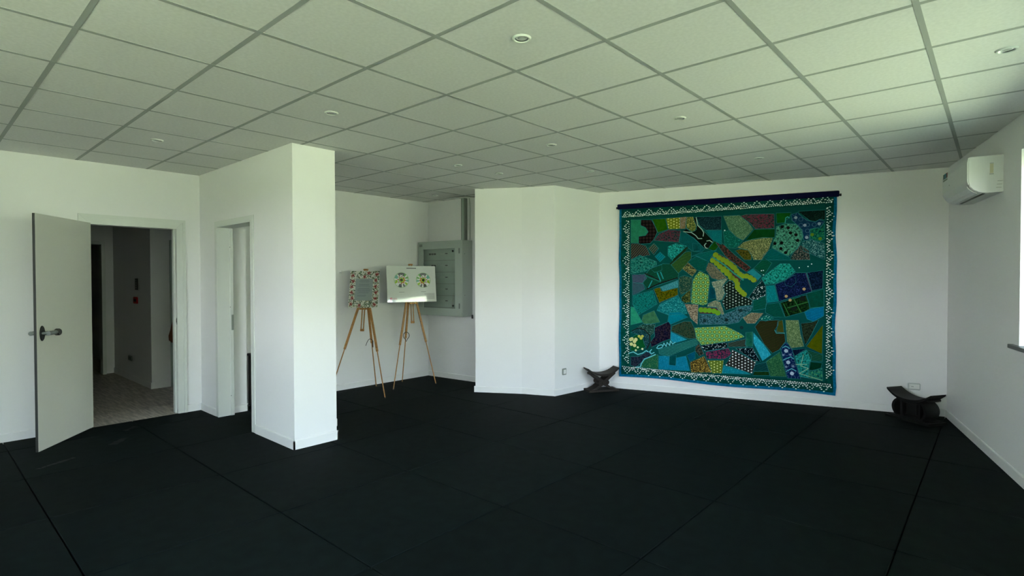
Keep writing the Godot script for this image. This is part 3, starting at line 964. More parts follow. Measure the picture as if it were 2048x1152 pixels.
func build_tapestry() -> void:
	# local frame: x along the wall from the left edge of the cloth, y up from the floor, z into the room
	var xf := back_wall(0.2, 0.0)
	var t := thing("patchwork_hanging", "large teal patchwork wall hanging with white beaded border", "tapestry", xf)
	var x0 := 0.085; var x1 := 2.645; var ytop := 2.49
	var hem := mat(dye(hexc("0a6c96")), 0.8, 0.15)
	var border := mat(dye(hexc("044a42")), 0.85, 0.1)
	var bim := noise_img(128, 0.06, 0.7, 1.0, 61)
	border.albedo_texture = tex(bim)
	border.uv1_scale = Vector3(2, 2, 1)
	hem.albedo_texture = border.albedo_texture
	hem.uv1_scale = Vector3(3, 3, 1)
	# outline with an uneven edge: hem cloth, then the border cloth inside it
	var out := PackedVector2Array()
	var inn := PackedVector2Array()
	var low := func(u: float) -> float: return 0.165 - 0.036 * u + 0.012 * sin(u * 9.0) + 0.01 * sin(u * PI)
	for k in 25:
		var u := k / 24.0
		out.append(Vector2(lerpf(x0, x1, u), low.call(u)))
		inn.append(Vector2(lerpf(x0 + 0.028, x1 - 0.03, u), low.call(u) + 0.035))
	for k in 25:
		var u := k / 24.0
		var y := lerpf(0.135, ytop, u)
		out.append(Vector2(x1 + (edge_wave(y, 0.0) if k > 0 and k < 24 else 0.0), y + 0.003))
		inn.append(Vector2(x1 - 0.032 + edge_wave(y, 0.0), lerpf(0.18, ytop, u) + 0.0015))
	for k in 25:
		var u := 1.0 - k / 24.0
		var y := lerpf(0.175, ytop, u)
		out.append(Vector2(x0 + 0.6 * edge_wave(y, 1.3), y + 0.003))
		inn.append(Vector2(x0 + 0.03 + 0.6 * edge_wave(y, 1.3), lerpf(0.21, ytop, u) + 0.0015))
	var st := mb()
	extr(st, out, 0.012, 0.020)
	obj("hem", st, hem, t)
	st = mb()
	extr(st, inn, 0.020, 0.0225)
	obj("border", st, border, t)
	st = mb()
	cbox(st, Vector3((x0 + x1) * 0.5, 2.485, 0.02), Vector3(x1 - x0 + 0.05, 0.072, 0.028), 0.01)
	obj("header_sleeve", st, mat(Color(0.05, 0.06, 0.20), 0.8, 0.15), t)
	for s in [0.0, 1.0]:
		part_box("rail_end", Vector3(lerpf(x0 - 0.032, x1 + 0.036, s), 2.47, 0.018), Vector3(0.02, 0.03, 0.016), 0.003, M.black, t)
	# field cloth behind the patches
	var fx0 := 0.245; var fx1 := 2.53
	st = mb()
	extr(st, PackedVector2Array([Vector2(fx0, 0.325), Vector2(1.4, 0.29), Vector2(fx1, 0.285), Vector2(fx1, 2.365), Vector2(fx0, 2.318)]), 0.022, 0.0245)
	obj("field", st, mat(dye(hexc("06423f")), 0.85, 0.1), t)
	# the fabrics of the patches, side by side in one sheet
	var n := FastNoiseLite.new()
	n.seed = 3
	n.frequency = 0.02
	n.fractal_octaves = 3
	var boxes := []
	var ax := 0; var ay := 0; var row := 0
	for p in PATCHES:
		var a: Array = p[3]
		var lo := Vector2(1e9, 1e9); var hi := Vector2(-1e9, -1e9)
		for k in range(0, a.size(), 2):
			lo = lo.min(Vector2(a[k], a[k + 1])); hi = hi.max(Vector2(a[k], a[k + 1]))
		var w := int((hi.x - lo.x) * PPM / 1000.0) + 3; var h := int((hi.y - lo.y) * PPM / 1000.0) + 3
		if ax + w > 1024:
			ax = 0; ay += row; row = 0
		boxes.append([lo, Vector2i(ax, ay), w, h])
		ax += w
		row = maxi(row, h)
	var size := Vector2i(1024, ay + row)
	var im := Image.create(size.x, size.y, false, Image.FORMAT_RGB8)
	for i in PATCHES.size():
		var b: Array = boxes[i]
		var bg := hexc(PATCHES[i][1]); var fg := hexc(PATCHES[i][2])
		for y in b[3]:
			for x in b[2]:
				im.set_pixel(b[1].x + x, b[1].y + y, dye(weave(PATCHES[i][0], bg, fg, b[0].x + x / PPM * 1000.0, b[0].y + y / PPM * 1000.0, i, n)))
	var cloth := mat(Color(1, 1, 1), 0.85, 0.1)
	cloth.albedo_texture = tex(im)
	var piping := mat(dye(hexc("0f6468")), 0.6, 0.3)
	for i in PATCHES.size():
		var a: Array = PATCHES[i][3]
		var pl := PackedVector2Array()
		for k in range(0, a.size(), 2):
			pl.append(Vector2(clampf(a[k] * 0.001, fx0, fx1), clampf(a[k + 1] * 0.001, 0.27, 2.36)))
		var idx := Geometry2D.triangulate_polygon(pl)
		if idx.is_empty():
			print("patch ", i, " not simple")
			continue
		var zt := 0.0262 + 0.0004 * (i % 9)
		st = mb()
		var b: Array = boxes[i]
		var uv := func(q: Vector2) -> Vector2:
			return Vector2((b[1].x + (q.x * 1000.0 - b[0].x) * PPM / 1000.0) / size.x, (b[1].y + (q.y * 1000.0 - b[0].y) * PPM / 1000.0) / size.y)
		for k in range(0, idx.size(), 3):
			var q := [pl[idx[k]], pl[idx[k + 1]], pl[idx[k + 2]]]
			tri(st, Vector3(q[0].x, q[0].y, zt), Vector3(q[1].x, q[1].y, zt), Vector3(q[2].x, q[2].y, zt), Vector3.BACK, uv.call(q[0]), uv.call(q[1]), uv.call(q[2]))
		var m := pl.size()
		for k in m:
			var p := pl[k]; var q2 := pl[(k + 1) % m]
			var u0 = uv.call(p)
			var e := q2 - p
			tri(st, Vector3(p.x, p.y, zt), Vector3(q2.x, q2.y, zt), Vector3(q2.x, q2.y, 0.022), Vector3(e.y, -e.x, 0.2), u0, u0, u0)
			tri(st, Vector3(p.x, p.y, zt), Vector3(q2.x, q2.y, 0.022), Vector3(p.x, p.y, 0.022), Vector3(e.y, -e.x, 0.2), u0, u0, u0)
		var o := obj("patch", st, cloth, t)
		var loop := []
		for q in pl:
			loop.append(Vector3(q.x, q.y, zt))
		st = mb()
		tube(st, loop, 0.0032, 5, true)
		obj("piping", st, piping, o)
	for c in CORDS:
		var a: Array = c[2]
		var pts := []
		for k in range(0, a.size(), 2):
			pts.append(Vector2(a[k], a[k + 1]) * 0.001)
		st = mb()
		for k in pts.size() - 1:
			var p: Vector2 = pts[k]; var q: Vector2 = pts[k + 1]
			var e: Vector2 = (q - p).normalized() * (c[1] * 0.0005)
			var nn := Vector2(-e.y, e.x)
			extr(st, PackedVector2Array([p - e * 0.6 + nn, q + e * 0.6 + nn, q + e * 0.6 - nn, p - e * 0.6 - nn]), 0.024, 0.0325 + 0.0002 * k)
		obj("ribbon", st, mat(dye(hexc(c[0])), 0.7, 0.3), t)
	for c in DISCS:
		var a: Array = c[2]
		var am := mat(dye(hexc(c[0])), 0.7, 0.2)
		for k in range(0, a.size(), 2):
			st = mb()
			var pl := PackedVector2Array()
			for j in 10:
				pl.append(Vector2(a[k], a[k + 1]) * 0.001 + Vector2.from_angle(TAU * j / 10.0) * (c[1] * 0.001))
			extr(st, pl, 0.024, 0.0315 + 0.0003 * (k % 4))
			obj("applique", st, am, t)
	# white beads of the border, in pyramids with their points outwards
	st = mb()
	var bead := func(p: Vector2, w: float, h: float) -> void:
		cbox(st, Vector3.ZERO, Vector3(w, h, 0.008), 0.002, Transform3D(Basis(Vector3.BACK, rng.randf_range(-0.3, 0.3)), Vector3(p.x, p.y, 0.026)))
	for side in 4:
		var count: int = [17, 17, 9, 9][side]
		for k in count + 1:
			var rows := 5
			var u := (k + 0.5) / count
			var along := 2.44 / count if side < 2 else 1.96 / count
			for r in rows:
				var half := 0.42 * along * (1.0 - r / float(rows))
				var m := [6, 5, 3, 2, 1][r] as int
				if side >= 2:
					m += 1 if r < 4 else 0
				for j in m:
					if r in [1, 2, 3] and j > 0 and j < m - 1 and rng.randf() < 0.25:
						continue
					var d := 0.0 if m == 1 else lerpf(-half, half, j / float(m - 1))
					var o2 := [0.0, 0.018, 0.036, 0.054, 0.072][r] as float
					put_bead(st, bead, side, u + d / (2.44 if side < 2 else 1.96), o2)
			put_bead(st, bead, side, (k + 1.0) / count, 0.03)
			put_bead(st, bead, side, (k + 1.0) / count + 0.004, 0.012)
			put_bead(st, bead, side, (k + 1.0) / count - 0.004, 0.008)
	var beads := obj("bead_trim", st, mat(Color(0.93, 0.95, 0.93), 0.25, 0.6), t)
	beads.set_meta("kind", "stuff")

func put_bead(_st: SurfaceTool, bead: Callable, side: int, u: float, off: float) -> void:
	if u < 0.0 or u > 1.0:
		return
	var j := rng.randf_range(-0.004, 0.004)
	var w := rng.randf_range(0.013, 0.020); var h := rng.randf_range(0.008, 0.012)
	match side:
		0: bead.call(Vector2(lerpf(0.125, 2.60, u), lerpf(2.345, 2.392, u) + off + j), w, h)
		1: bead.call(Vector2(lerpf(0.125, 2.60, u), lerpf(0.307, 0.262, u) - 0.012 * sin(u * PI) - off * 1.15 + j), w, h)
		2: bead.call(Vector2(lerpf(0.215, 0.22, u) - off * 1.05 + j, lerpf(0.345, 2.29, u)), h * 1.4, h)
		3: bead.call(Vector2(lerpf(2.555, 2.548, u) + off * 0.9 + j, lerpf(0.32, 2.335, u)), w, h)

# ------------------------------------------------------------------ switchboard
func build_cabinet() -> void:
	var e := (Vector2(-5.17, -5.60) - Vector2(-6.63, -5.46)).normalized()
	var n := Vector3(-e.y, 0, e.x)
	var xf := on_wall(Vector3(-6.615, 0.962, -5.4615), n)
	var t := thing("electrical_cabinet", "grey metal switchboard cabinet with glazed door on alcove wall", "cabinet", xf)
	var W := 0.895; var H := 1.105; var D := 0.225
	var st := mb()
	for b in [[Vector3(W * 0.5, H * 0.5, 0.006), Vector3(W, H, 0.012)], [Vector3(0.006, H * 0.5, D * 0.5), Vector3(0.012, H, D - 0.004)], [Vector3(W - 0.006, H * 0.5, D * 0.5), Vector3(0.012, H, D - 0.004)], [Vector3(W * 0.5, 0.006, D * 0.5), Vector3(W - 0.02, 0.012, D - 0.004)], [Vector3(W * 0.5, H - 0.006, D * 0.5), Vector3(W - 0.02, 0.012, D - 0.004)]]:
		cbox(st, b[0], b[1], 0.002)
	obj("housing", st, M.cab, t)
	var dr := Node3D.new()
	dr.name = "door"
	t.add_child(dr)
	var z := D - 0.008
	var fw := 0.105
	for b in [[Vector3(W * 0.5, fw * 0.5 + 0.01, z), Vector3(W - 0.025, fw, 0.016)], [Vector3(W * 0.5, H - fw * 0.5 - 0.01, z), Vector3(W - 0.025, fw, 0.016)]]:
		part_box("rail", b[0], b[1], 0.002, M.cab, dr)
	part_box("stile", Vector3(0.012 + 0.05, H * 0.5, z), Vector3(0.10, H - 2 * fw - 0.02, 0.016), 0.002, M.cab, dr)
	part_box("stile", Vector3(W - 0.012 - 0.065, H * 0.5, z), Vector3(0.13, H - 2 * fw - 0.02, 0.016), 0.002, M.cab, dr)
	part_box("pane", Vector3(0.112 + (W - 0.254) * 0.5, H * 0.5, z - 0.004), Vector3(W - 0.254, H - 2 * fw - 0.02, 0.005), 0.0, M.cab_glass, dr)
	for y in [0.155, H - 0.155]:
		part_box("hinge", Vector3(W - 0.055, y, z + 0.012), Vector3(0.02, 0.075, 0.012), 0.003, M.trunk, dr)
		var lk := mb()
		lathe(lk, [Vector2(0, 0.01), Vector2(0.012, 0.01), Vector2(0.015, 0.004), Vector2(0.015, 0)], 16, Transform3D(Basis(Vector3(1, 0, 0), Vector3(0, 0, 1), Vector3(0, -1, 0)), Vector3(W - 0.185, y, z + 0.0)))
		obj("lock", lk, M.dark_metal, dr)
	part_box("maker_plate", Vector3(0.06, H - 0.055, z + 0.0085), Vector3(0.065, 0.04, 0.001), 0.0, M.trunk, dr)
	part_box("back_panel", Vector3(W * 0.5, H * 0.5, 0.13), Vector3(W - 0.06, H - 0.06, 0.004), 0.0, M.trunk, t)
	# cover plates behind the glass, with breaker slots
	for k in 5:
		var y := 0.135 + 0.175 * k
		var pl := part_box("cover_plate", Vector3(W * 0.5 - 0.03, y + 0.075, 0.145), Vector3(W - 0.16, 0.168, 0.006), 0.001, M.cab_in, t)
		if k in [0, 2, 3, 4]:
			part_box("slot_frame", Vector3(0.235, y + 0.085, 0.150), Vector3(0.15, 0.052, 0.004), 0.001, M.cab, pl)
			for j in 3:
				if rng.randf() < 0.75:
					part_box("breaker", Vector3(0.185 + 0.05 * j, y + 0.085, 0.156), Vector3(0.036, 0.026, 0.012), 0.002, M.dark_metal, pl)
		part_box("label_strip", Vector3(0.47, y + 0.085, 0.150), Vector3(0.16, 0.03, 0.002), 0.0, M.cab, pl)
		part_box("breaker", Vector3(0.52, y + 0.086, 0.153), Vector3(0.045, 0.014, 0.008), 0.001, M.dark_metal, pl)
	for s in [0.28, 0.82]:
		part_box("side_screw", Vector3(W + 0.001, H * s, 0.17), Vector3(0.004, 0.012, 0.012), 0.001, M.trunk, t)
	t = thing("cable_trunking", "grey vertical cable trunking rising from switchboard cabinet to ceiling", "trunking", xf)
	st = mb()
	cbox(st, Vector3(0.765, H + 0.315, 0.03), Vector3(0.075, 0.62, 0.06), 0.003)
	obj("channel", st, M.trunk, t)
	st = mb()
	cbox(st, Vector3(0.765, H + 0.315, 0.063), Vector3(0.035, 0.62, 0.006), 0.001)
	obj("cover", st, M.cab_in, t)
	st = mb()
	tube(st, [Vector3(0.865, H + 0.01, 0.02), Vector3(0.862, H + 0.2, 0.013), Vector3(0.868, H + 0.45, 0.013), Vector3(0.858, H + 0.62, 0.02)], 0.007, 8)
	tag(obj("loose_cable", st, M.cab), "thin pale cable beside the grey trunking above switchboard", "cable").transform = xf
	st = mb()
	tube(st, [Vector3(0.90, -0.035, 0.012), Vector3(0.90, 0.02, 0.012)], 0.012, 8)
	tag(obj("cable_gland", st, M.dark_metal), "small dark cable gland under right edge of switchboard cabinet", "cable gland").transform = xf

# ------------------------------------------------------------------ air conditioner
func build_aircon() -> void:
	var xf := right_wall(0.9, 2.19)
	var t := thing("air_conditioner", "white split air conditioner high on the right wall", "air conditioner", xf)
	var W := 0.85
	# outline of the end: a = out from the wall, b = up
	var end := PackedVector2Array()
	for p in [[0, 0.0], [0.10, -0.002], [0.155, 0.008], [0.19, 0.03], [0.21, 0.055], [0.219, 0.09], [0.222, 0.15], [0.22, 0.25], [0.216, 0.284], [0.205, 0.295], [0.0, 0.297]]:
		end.append(Vector2(p[0], p[1]))
	var side := Transform3D(Basis(Vector3(0, 0, 1), Vector3(0, 1, 0), Vector3(1, 0, 0)), Vector3.ZERO)
	var st := mb()
	extr(st, end, 0.012, W - 0.012, side)
	obj("body", st, M.plastic, t)
	for s in [0.0, 1.0]:
		st = mb()
		var c := PackedVector2Array()
		for p in end:
			c.append((p - Vector2(0.1, 0.15)) * (0.985 if s == 0.0 else 0.985) + Vector2(0.1, 0.15))
		extr(st, c, 0.0 if s == 0.0 else W - 0.012, 0.012 if s == 0.0 else W, side)
		obj("end_cap", st, M.plastic, t)
	st = mb()
	extr(st, PackedVector2Array([Vector2(0.2195, 0.07), Vector2(0.2275, 0.10), Vector2(0.2285, 0.25), Vector2(0.222, 0.287), Vector2(0.21, 0.2955), Vector2(0.208, 0.28), Vector2(0.21, 0.09)]), 0.006, W - 0.006, side)
	obj("front_panel", st, M.plastic, t)
	st = mb()
	extr(st, PackedVector2Array([Vector2(0.207, 0.047), Vector2(0.216, 0.064), Vector2(0.2195, 0.064), Vector2(0.214, 0.046), Vector2(0.185, 0.017), Vector2(0.155, 0.002), Vector2(0.153, 0.006), Vector2(0.18, 0.02)]), 0.05, W - 0.05, side)
	obj("louvre", st, M.plastic, t)
	st = mb()
	extr(st, PackedVector2Array([Vector2(0.10, -0.0035), Vector2(0.118, -0.0015), Vector2(0.118, 0.003), Vector2(0.10, 0.003)]), 0.10, W - 0.05, side)
	obj("air_slot", st, M.black, t)
	part_box("rating_plate", Vector3(W + 0.0005, 0.19, 0.075), Vector3(0.002, 0.075, 0.022), 0.0, mat(Color(0.80, 0.78, 0.66), 0.5), t)
	part_box("grip", Vector3(W + 0.001, 0.232, 0.075), Vector3(0.003, 0.003, 0.024), 0.0, M.trunk, t)
	part_box("grip", Vector3(W + 0.001, 0.146, 0.075), Vector3(0.004, 0.004, 0.026), 0.0, M.trunk, t)
	for k in 3:
		part_box("knockout", Vector3(W + 0.0005, 0.035 + 0.026 * k, 0.03 - 0.004 * k), Vector3(0.002, 0.0025, 0.032), 0.0, M.trunk, t)
	var lab := Transform3D(Basis(), Vector3(0.06, 0, 0))
	var cols := [Color(0.20, 0.35, 0.33), Color(0.16, 0.45, 0.55), Color(0.20, 0.5, 0.58), Color(0.62, 0.25, 0.22)]
	for k in 4:
		part_box("sticker", lab * Vector3(0.04 * k, 0.262 - 0.008 * 0, 0.2292), Vector3(0.038, 0.045, 0.001), 0.0, mat(cols[k], 0.5), t)
	part_box("sticker", lab * Vector3(0.06, 0.225, 0.2290), Vector3(0.16, 0.014, 0.001), 0.0, mat(Color(0.45, 0.5, 0.42), 0.5), t)
	part_box("indicator", Vector3(0.27, 0.155, 0.2292), Vector3(0.025, 0.006, 0.001), 0.0, M.trunk, t)

# ------------------------------------------------------------------ carved stools
func seat_mesh(L: float, D: float, mid: float, tip: float, th: float) -> SurfaceTool:
	var st := mb()
	var n := 22
	var top := []; var bot := []
	for k in n + 1:
		var x := lerpf(-L * 0.5, L * 0.5, k / float(n))
		var u := absf(x) / (L * 0.5)
		var y := mid + (tip - mid) * pow(u, 2.3)
		top.append(Vector2(x, y))
		bot.append(Vector2(x * 0.985, y - th * (1.0 - 0.45 * u)))
	for k in n:
		var wa := D * 0.5 * (1.0 - 0.10 * pow(absf(top[k].x) / (L * 0.5), 2.0)); var wb := D * 0.5 * (1.0 - 0.10 * pow(absf(top[k + 1].x) / (L * 0.5), 2.0))
		var A := Vector3(top[k].x, top[k].y, wa); var B := Vector3(top[k + 1].x, top[k + 1].y, wb)
		var C := Vector3(top[k + 1].x, top[k + 1].y, -wb); var E := Vector3(top[k].x, top[k].y, -wa)
		var a := Vector3(bot[k].x, bot[k].y, wa); var b := Vector3(bot[k + 1].x, bot[k + 1].y, wb)
		var c := Vector3(bot[k + 1].x, bot[k + 1].y, -wb); var e := Vector3(bot[k].x, bot[k].y, -wa)
		quad(st, A, B, C, E, Vector3.UP)
		quad(st, a, b, c, e, Vector3.DOWN)
		quad(st, A, B, b, a, Vector3.BACK)
		quad(st, E, C, c, e, Vector3.FORWARD)
		if k == 0:
			quad(st, A, E, e, a, Vector3.LEFT)
		if k == n - 1:
			quad(st, B, C, c, b, Vector3.RIGHT)
	return st

func arc_band(cx: float, cy: float, r0: Vector2, r1: Vector2, a0: float, a1: float, n := 18) -> PackedVector2Array:
	var p := PackedVector2Array()
	for k in n + 1:
		var a := lerpf(a0, a1, k / float(n))
		p.append(Vector2(cx + r1.x * cos(a), cy + r1.y * sin(a)))
	for k in n + 1:
		var a := lerpf(a1, a0, k / float(n))
		p.append(Vector2(cx + r0.x * cos(a), cy + r0.y * sin(a)))
	return p

func build_stools() -> void:
	# crossed-band stool by the corner of the duct
	var ang := atan2(0.84, 0.54)
	var t := thing("carved_stool", "dark carved wooden stool with crossed knot support beside wall switch", "stool", Transform3D(Basis(Vector3.UP, ang), Vector3(-3.955, 0.0, -6.235)))
	var D := 0.15
	part_box("base", Vector3(0, 0.014, 0), Vector3(0.43, 0.028, 0.205), 0.004, M.wood_dark, t)
	obj("seat", seat_mesh(0.44, 0.205, 0.238, 0.315, 0.032), M.wood_dark, t)
	for s in [-1.0, 1.0]:
		var st := mb()
		# each band runs from one end of the seat through the middle to the far end of the base
		var pl := PackedVector2Array()
		for p in [[-0.165, 0.228], [-0.09, 0.217], [-0.03, 0.172], [0.01, 0.143], [0.045, 0.118], [0.062, 0.094], [0.105, 0.060], [0.185, 0.027], [0.12, 0.027], [0.045, 0.062], [0.005, 0.086], [-0.03, 0.112], [-0.06, 0.142], [-0.115, 0.188]]:
			pl.append(Vector2(p[0] * s, p[1]))
		extr(st, pl, -D * 0.5 + (0.004 if s > 0 else 0.0), D * 0.5 - (0.004 if s > 0 else 0.0))
		obj("band", st, M.wood_dark, t)
	for s in [-1.0, 1.0]:
		var st := mb()
		extr(st, arc_band(0.03 * s, 0.125, Vector2(0.018, 0.016), Vector2(0.047, 0.037), 0, TAU * 0.999), -D * 0.5 - 0.012, D * 0.5 + 0.012)
		obj("ring", st, M.wood_dark, t)
		part_box("lug", Vector3(0.165 * s, 0.238, 0.0), Vector3(0.03, 0.03, 0.12), 0.004, M.wood_dark, t)
	# round-bellied stool by the right wall
	ang = atan2(-0.539, 0.842)
	t = thing("carved_stool", "blackened carved stool with rounded belly below white wall socket", "stool", Transform3D(Basis(Vector3.UP, ang), Vector3(-0.628, 0.0, -7.105)))
	D = 0.185
	var sb := mb()
	cbox(sb, Vector3(0, 0.013, 0), Vector3(0.475, 0.026, 0.255), 0.004)
	cbox(sb, Vector3(0, 0.031, 0), Vector3(0.43, 0.014, 0.215), 0.003)
	obj("base", sb, M.wood_black, t)
	obj("seat", seat_mesh(0.475, 0.235, 0.232, 0.315, 0.032), M.wood_black, t)
	for s in [-1.0, 1.0]:
		var st := mb()
		var a0 := -1.12; var a1 := 1.12
		var pl := arc_band(0.06, 0.125, Vector2(0.098, 0.1), Vector2(0.128, 0.112), a0, a1, 20)
		if s < 0:
			for k in pl.size():
				pl[k].x = -pl[k].x
		extr(st, pl, -D * 0.5, D * 0.5)
		obj("curved_side", st, M.wood_black, t)
	var sc := mb()
	cbox(sc, Vector3(0, 0.125, 0), Vector3(0.105, 0.2, 0.115), 0.006)
	cbox(sc, Vector3(0, 0.05, 0), Vector3(0.15, 0.03, 0.14), 0.004)
	cbox(sc, Vector3(0, 0.195, 0), Vector3(0.15, 0.03, 0.14), 0.004)
	obj("column", sc, M.wood_black, t)
	for s in [-1.0, 1.0]:
		for r in [-1.0, 1.0]:
			part_box("post", Vector3(0.095 * s, 0.125, 0.066 * r), Vector3(0.022, 0.19, 0.022), 0.003, M.wood_black, t)
	part_box("lug", Vector3(0.195, 0.248, 0), Vector3(0.03, 0.025, 0.16), 0.004, M.wood_black, t)

# ------------------------------------------------------------------ easels
func easel(label: String, FL: Vector3, FR: Vector3, RR: Vector3, apex: Vector3, facing: Vector3, lean: float, mast_low: float, mast_high: float, knees: Array, loop_kind: int, ledge_y: float) -> void:
	var mid := (FL + FR) * 0.5
	var t := thing("wooden_easel", label, "easel", Transform3D(Basis(), Vector3(apex.x, 0, apex.z)), "wooden tripod easels in the alcove")
	var o := t.position
	FL -= o; FR -= o; RR -= o; apex -= o; mid -= o
	var f := Vector3(facing.x, 0, facing.z).normalized()
	var right := Vector3.UP.cross(f)
	var k := 0
	for foot in [FL, FR, RR]:
		var sgn: float = [-1.0, 1.0, 0.0][k]
		var top: Vector3 = apex + right * (0.036 * sgn) + (f * 0.005 if k < 2 else -f * 0.04)
		if k == 0 or k == 1:
			top.y -= 0.02
		var dir: Vector3 = (foot - top)
		var knee: Vector3 = top + dir * knees[k]
		var st := mb()
		beam(st, top - dir.normalized() * 0.03, knee, 0.026, 0.022, right)
		var leg := obj("leg", st, M.beech, t)
		st = mb()
		beam(st, knee - dir.normalized() * 0.10, foot - dir.normalized() * 0.012, 0.012, 0.012, right, 0.002)
		obj("extension", st, M.beech, leg)
		st = mb()
		beam(st, foot - dir.normalized() * 0.014, foot + Vector3(0, 0.001, 0), 0.015, 0.015, right, 0.002)
		obj("foot_tip", st, M.black, leg)
		st = mb()
		var kn := knee - dir.normalized() * 0.035
		tube(st, [kn - f * 0.02, kn + f * 0.022], 0.006, 8)
		obj("clamp_screw", st, M.brass, leg)
		if k == 2:
			st = mb()
			var pts := []
			if loop_kind == 0:
				for j in 14:
					var a := TAU * j / 14.0
					var w := 0.045 * sin(a)
					pts.append(kn + right * w + Vector3(0, 0.05 * cos(a) - (0.035 if absf(sin(a)) < 0.3 and cos(a) < 0 else 0.0), 0) + f * 0.018)
				tube(st, pts, 0.0045, 6, true)
			else:
				for j in 9:
					var q := j / 8.0
					pts.append(kn + right * lerpf(0.03, -0.075, q) + Vector3(0, 0.03 * sin(q * PI) - 0.07 * q * q * q, 0) + f * 0.02)
				tube(st, pts, 0.0035, 6)
				cbox(st, kn + right * 0.028 + Vector3(0, -0.045, 0) + f * 0.02, Vector3(0.014, 0.09, 0.01), 0.003)
			obj("strap", st, M.strap, leg)
		k += 1
	var st := mb()
	cbox(st, Vector3.ZERO, Vector3(0.075, 0.05, 0.03), 0.004, Transform3D(Basis(right, Vector3.UP, f), apex + Vector3(0, -0.015, 0) - f * 0.015))
	obj("head_block", st, M.beech, t)
	# mast: two rails with a closed foot, leaning back with the front legs
	var back := -f * tan(lean)
	var at := func(y: float) -> Vector3: return apex + (back + Vector3.UP) * (y - apex.y) + f * 0.02
	for s in [-1.0, 1.0]:
		st = mb()
		beam(st, at.call(mast_low) + right * (0.017 * s), at.call(mast_high) + right * (0.017 * s), 0.011, 0.016, right)
		obj("mast_rail", st, M.beech, t)
	st = mb()
	beam(st, at.call(mast_low) - right * 0.026, at.call(mast_low) + right * 0.026, 0.03, 0.02, Vector3.UP, 0.003)
	obj("mast_foot", st, M.beech, t)
	st = mb()
	var lg: Vector3 = at.call(ledge_y) + f * 0.026
	cbox(st, Vector3.ZERO, Vector3(0.11, 0.022, 0.045), 0.003, Transform3D(Basis(right, Vector3.UP, f), lg))
	obj("ledge", st, M.beech, t)
	for s in [-1.0, 1.0]:
		st = mb()
		tube(st, [lg + right * (0.035 * s) + f * 0.02, lg + right * (0.035 * s) + f * 0.034], 0.007, 10)
		obj("ledge_screw", st, M.brass, t)
	st = mb()
	cbox(st, Vector3.ZERO, Vector3(0.055, 0.022, 0.05), 0.006, Transform3D(Basis(right, Vector3.UP, f), at.call(mast_high) + f * 0.008))
	obj("top_clip", st, M.beech, t)

func blot(im: Image, c: Vector2, r: Vector2, ang: float, col: Color) -> void:
	var R := maxf(r.x, r.y)
	for y in range(int(c.y - R) - 1, int(c.y + R) + 2):
		for x in range(int(c.x - R) - 1, int(c.x + R) + 2):
			if x < 0 or y < 0 or x >= im.get_width() or y >= im.get_height():
				continue
			var d := (Vector2(x + 0.5, y + 0.5) - c).rotated(-ang)
			if (d / r).length() < 1.0:
				im.set_pixel(x, y, col)

func floral_image() -> Image:
	var r := RandomNumberGenerator.new()
	r.seed = 12
	var w := 400; var h := 476
	var im := Image.create(w, h, false, Image.FORMAT_RGB8)
	im.fill(Color(0.86, 0.86, 0.82))
	for k in 620:
		var c := Vector2(r.randf() * w, r.randf() * h)
		var g: Color = [Color(0.16, 0.27, 0.17), Color(0.25, 0.38, 0.22), Color(0.45, 0.55, 0.42), Color(0.42, 0.40, 0.16), Color(0.10, 0.14, 0.12)][r.randi() % 5]
		blot(im, c, Vector2(r.randf_range(9, 20), r.randf_range(2.5, 5)), r.randf() * PI, g)
	for k in 40:
		blot(im, Vector2(r.randf() * w, r.randf() * h), Vector2(9, 5), r.randf() * PI, Color(0.88, 0.87, 0.83))
	var spots := []
	for k in 6:
		spots.append(Vector2(38 + 8 * sin(k * 2.0), 60 + k * 74))
		spots.append(Vector2(w - 40 + 8 * cos(k * 2.0), 45 + k * 78))
	spots.append(Vector2(200, 78)); spots.append(Vector2(150, h - 26)); spots.append(Vector2(255, 28))
	for c in spots:
		for j in 5:
			var a: float = TAU * j / 5.0 + c.x
			blot(im, c + Vector2.from_angle(a) * 13.0, Vector2(14, 7), a, Color(0.62, 0.16, 0.16) if j % 2 == 0 else Color(0.74, 0.50, 0.47))
		blot(im, c, Vector2(9, 9), 0, Color(0.42, 0.03, 0.06))
	im.fill_rect(Rect2i(82, 100, 236, 286), Color(0.60, 0.64, 0.65))
	for k in 17:
		var y := 118 + k * 13
		if k in [3, 7]:
			continue
		var L := r.randi_range(110, 190) if k != 14 else 0
		im.fill_rect(Rect2i(200 - L / 2 if k < 13 else 110, y, L, 5), Color(0.48, 0.52, 0.54))
	return im

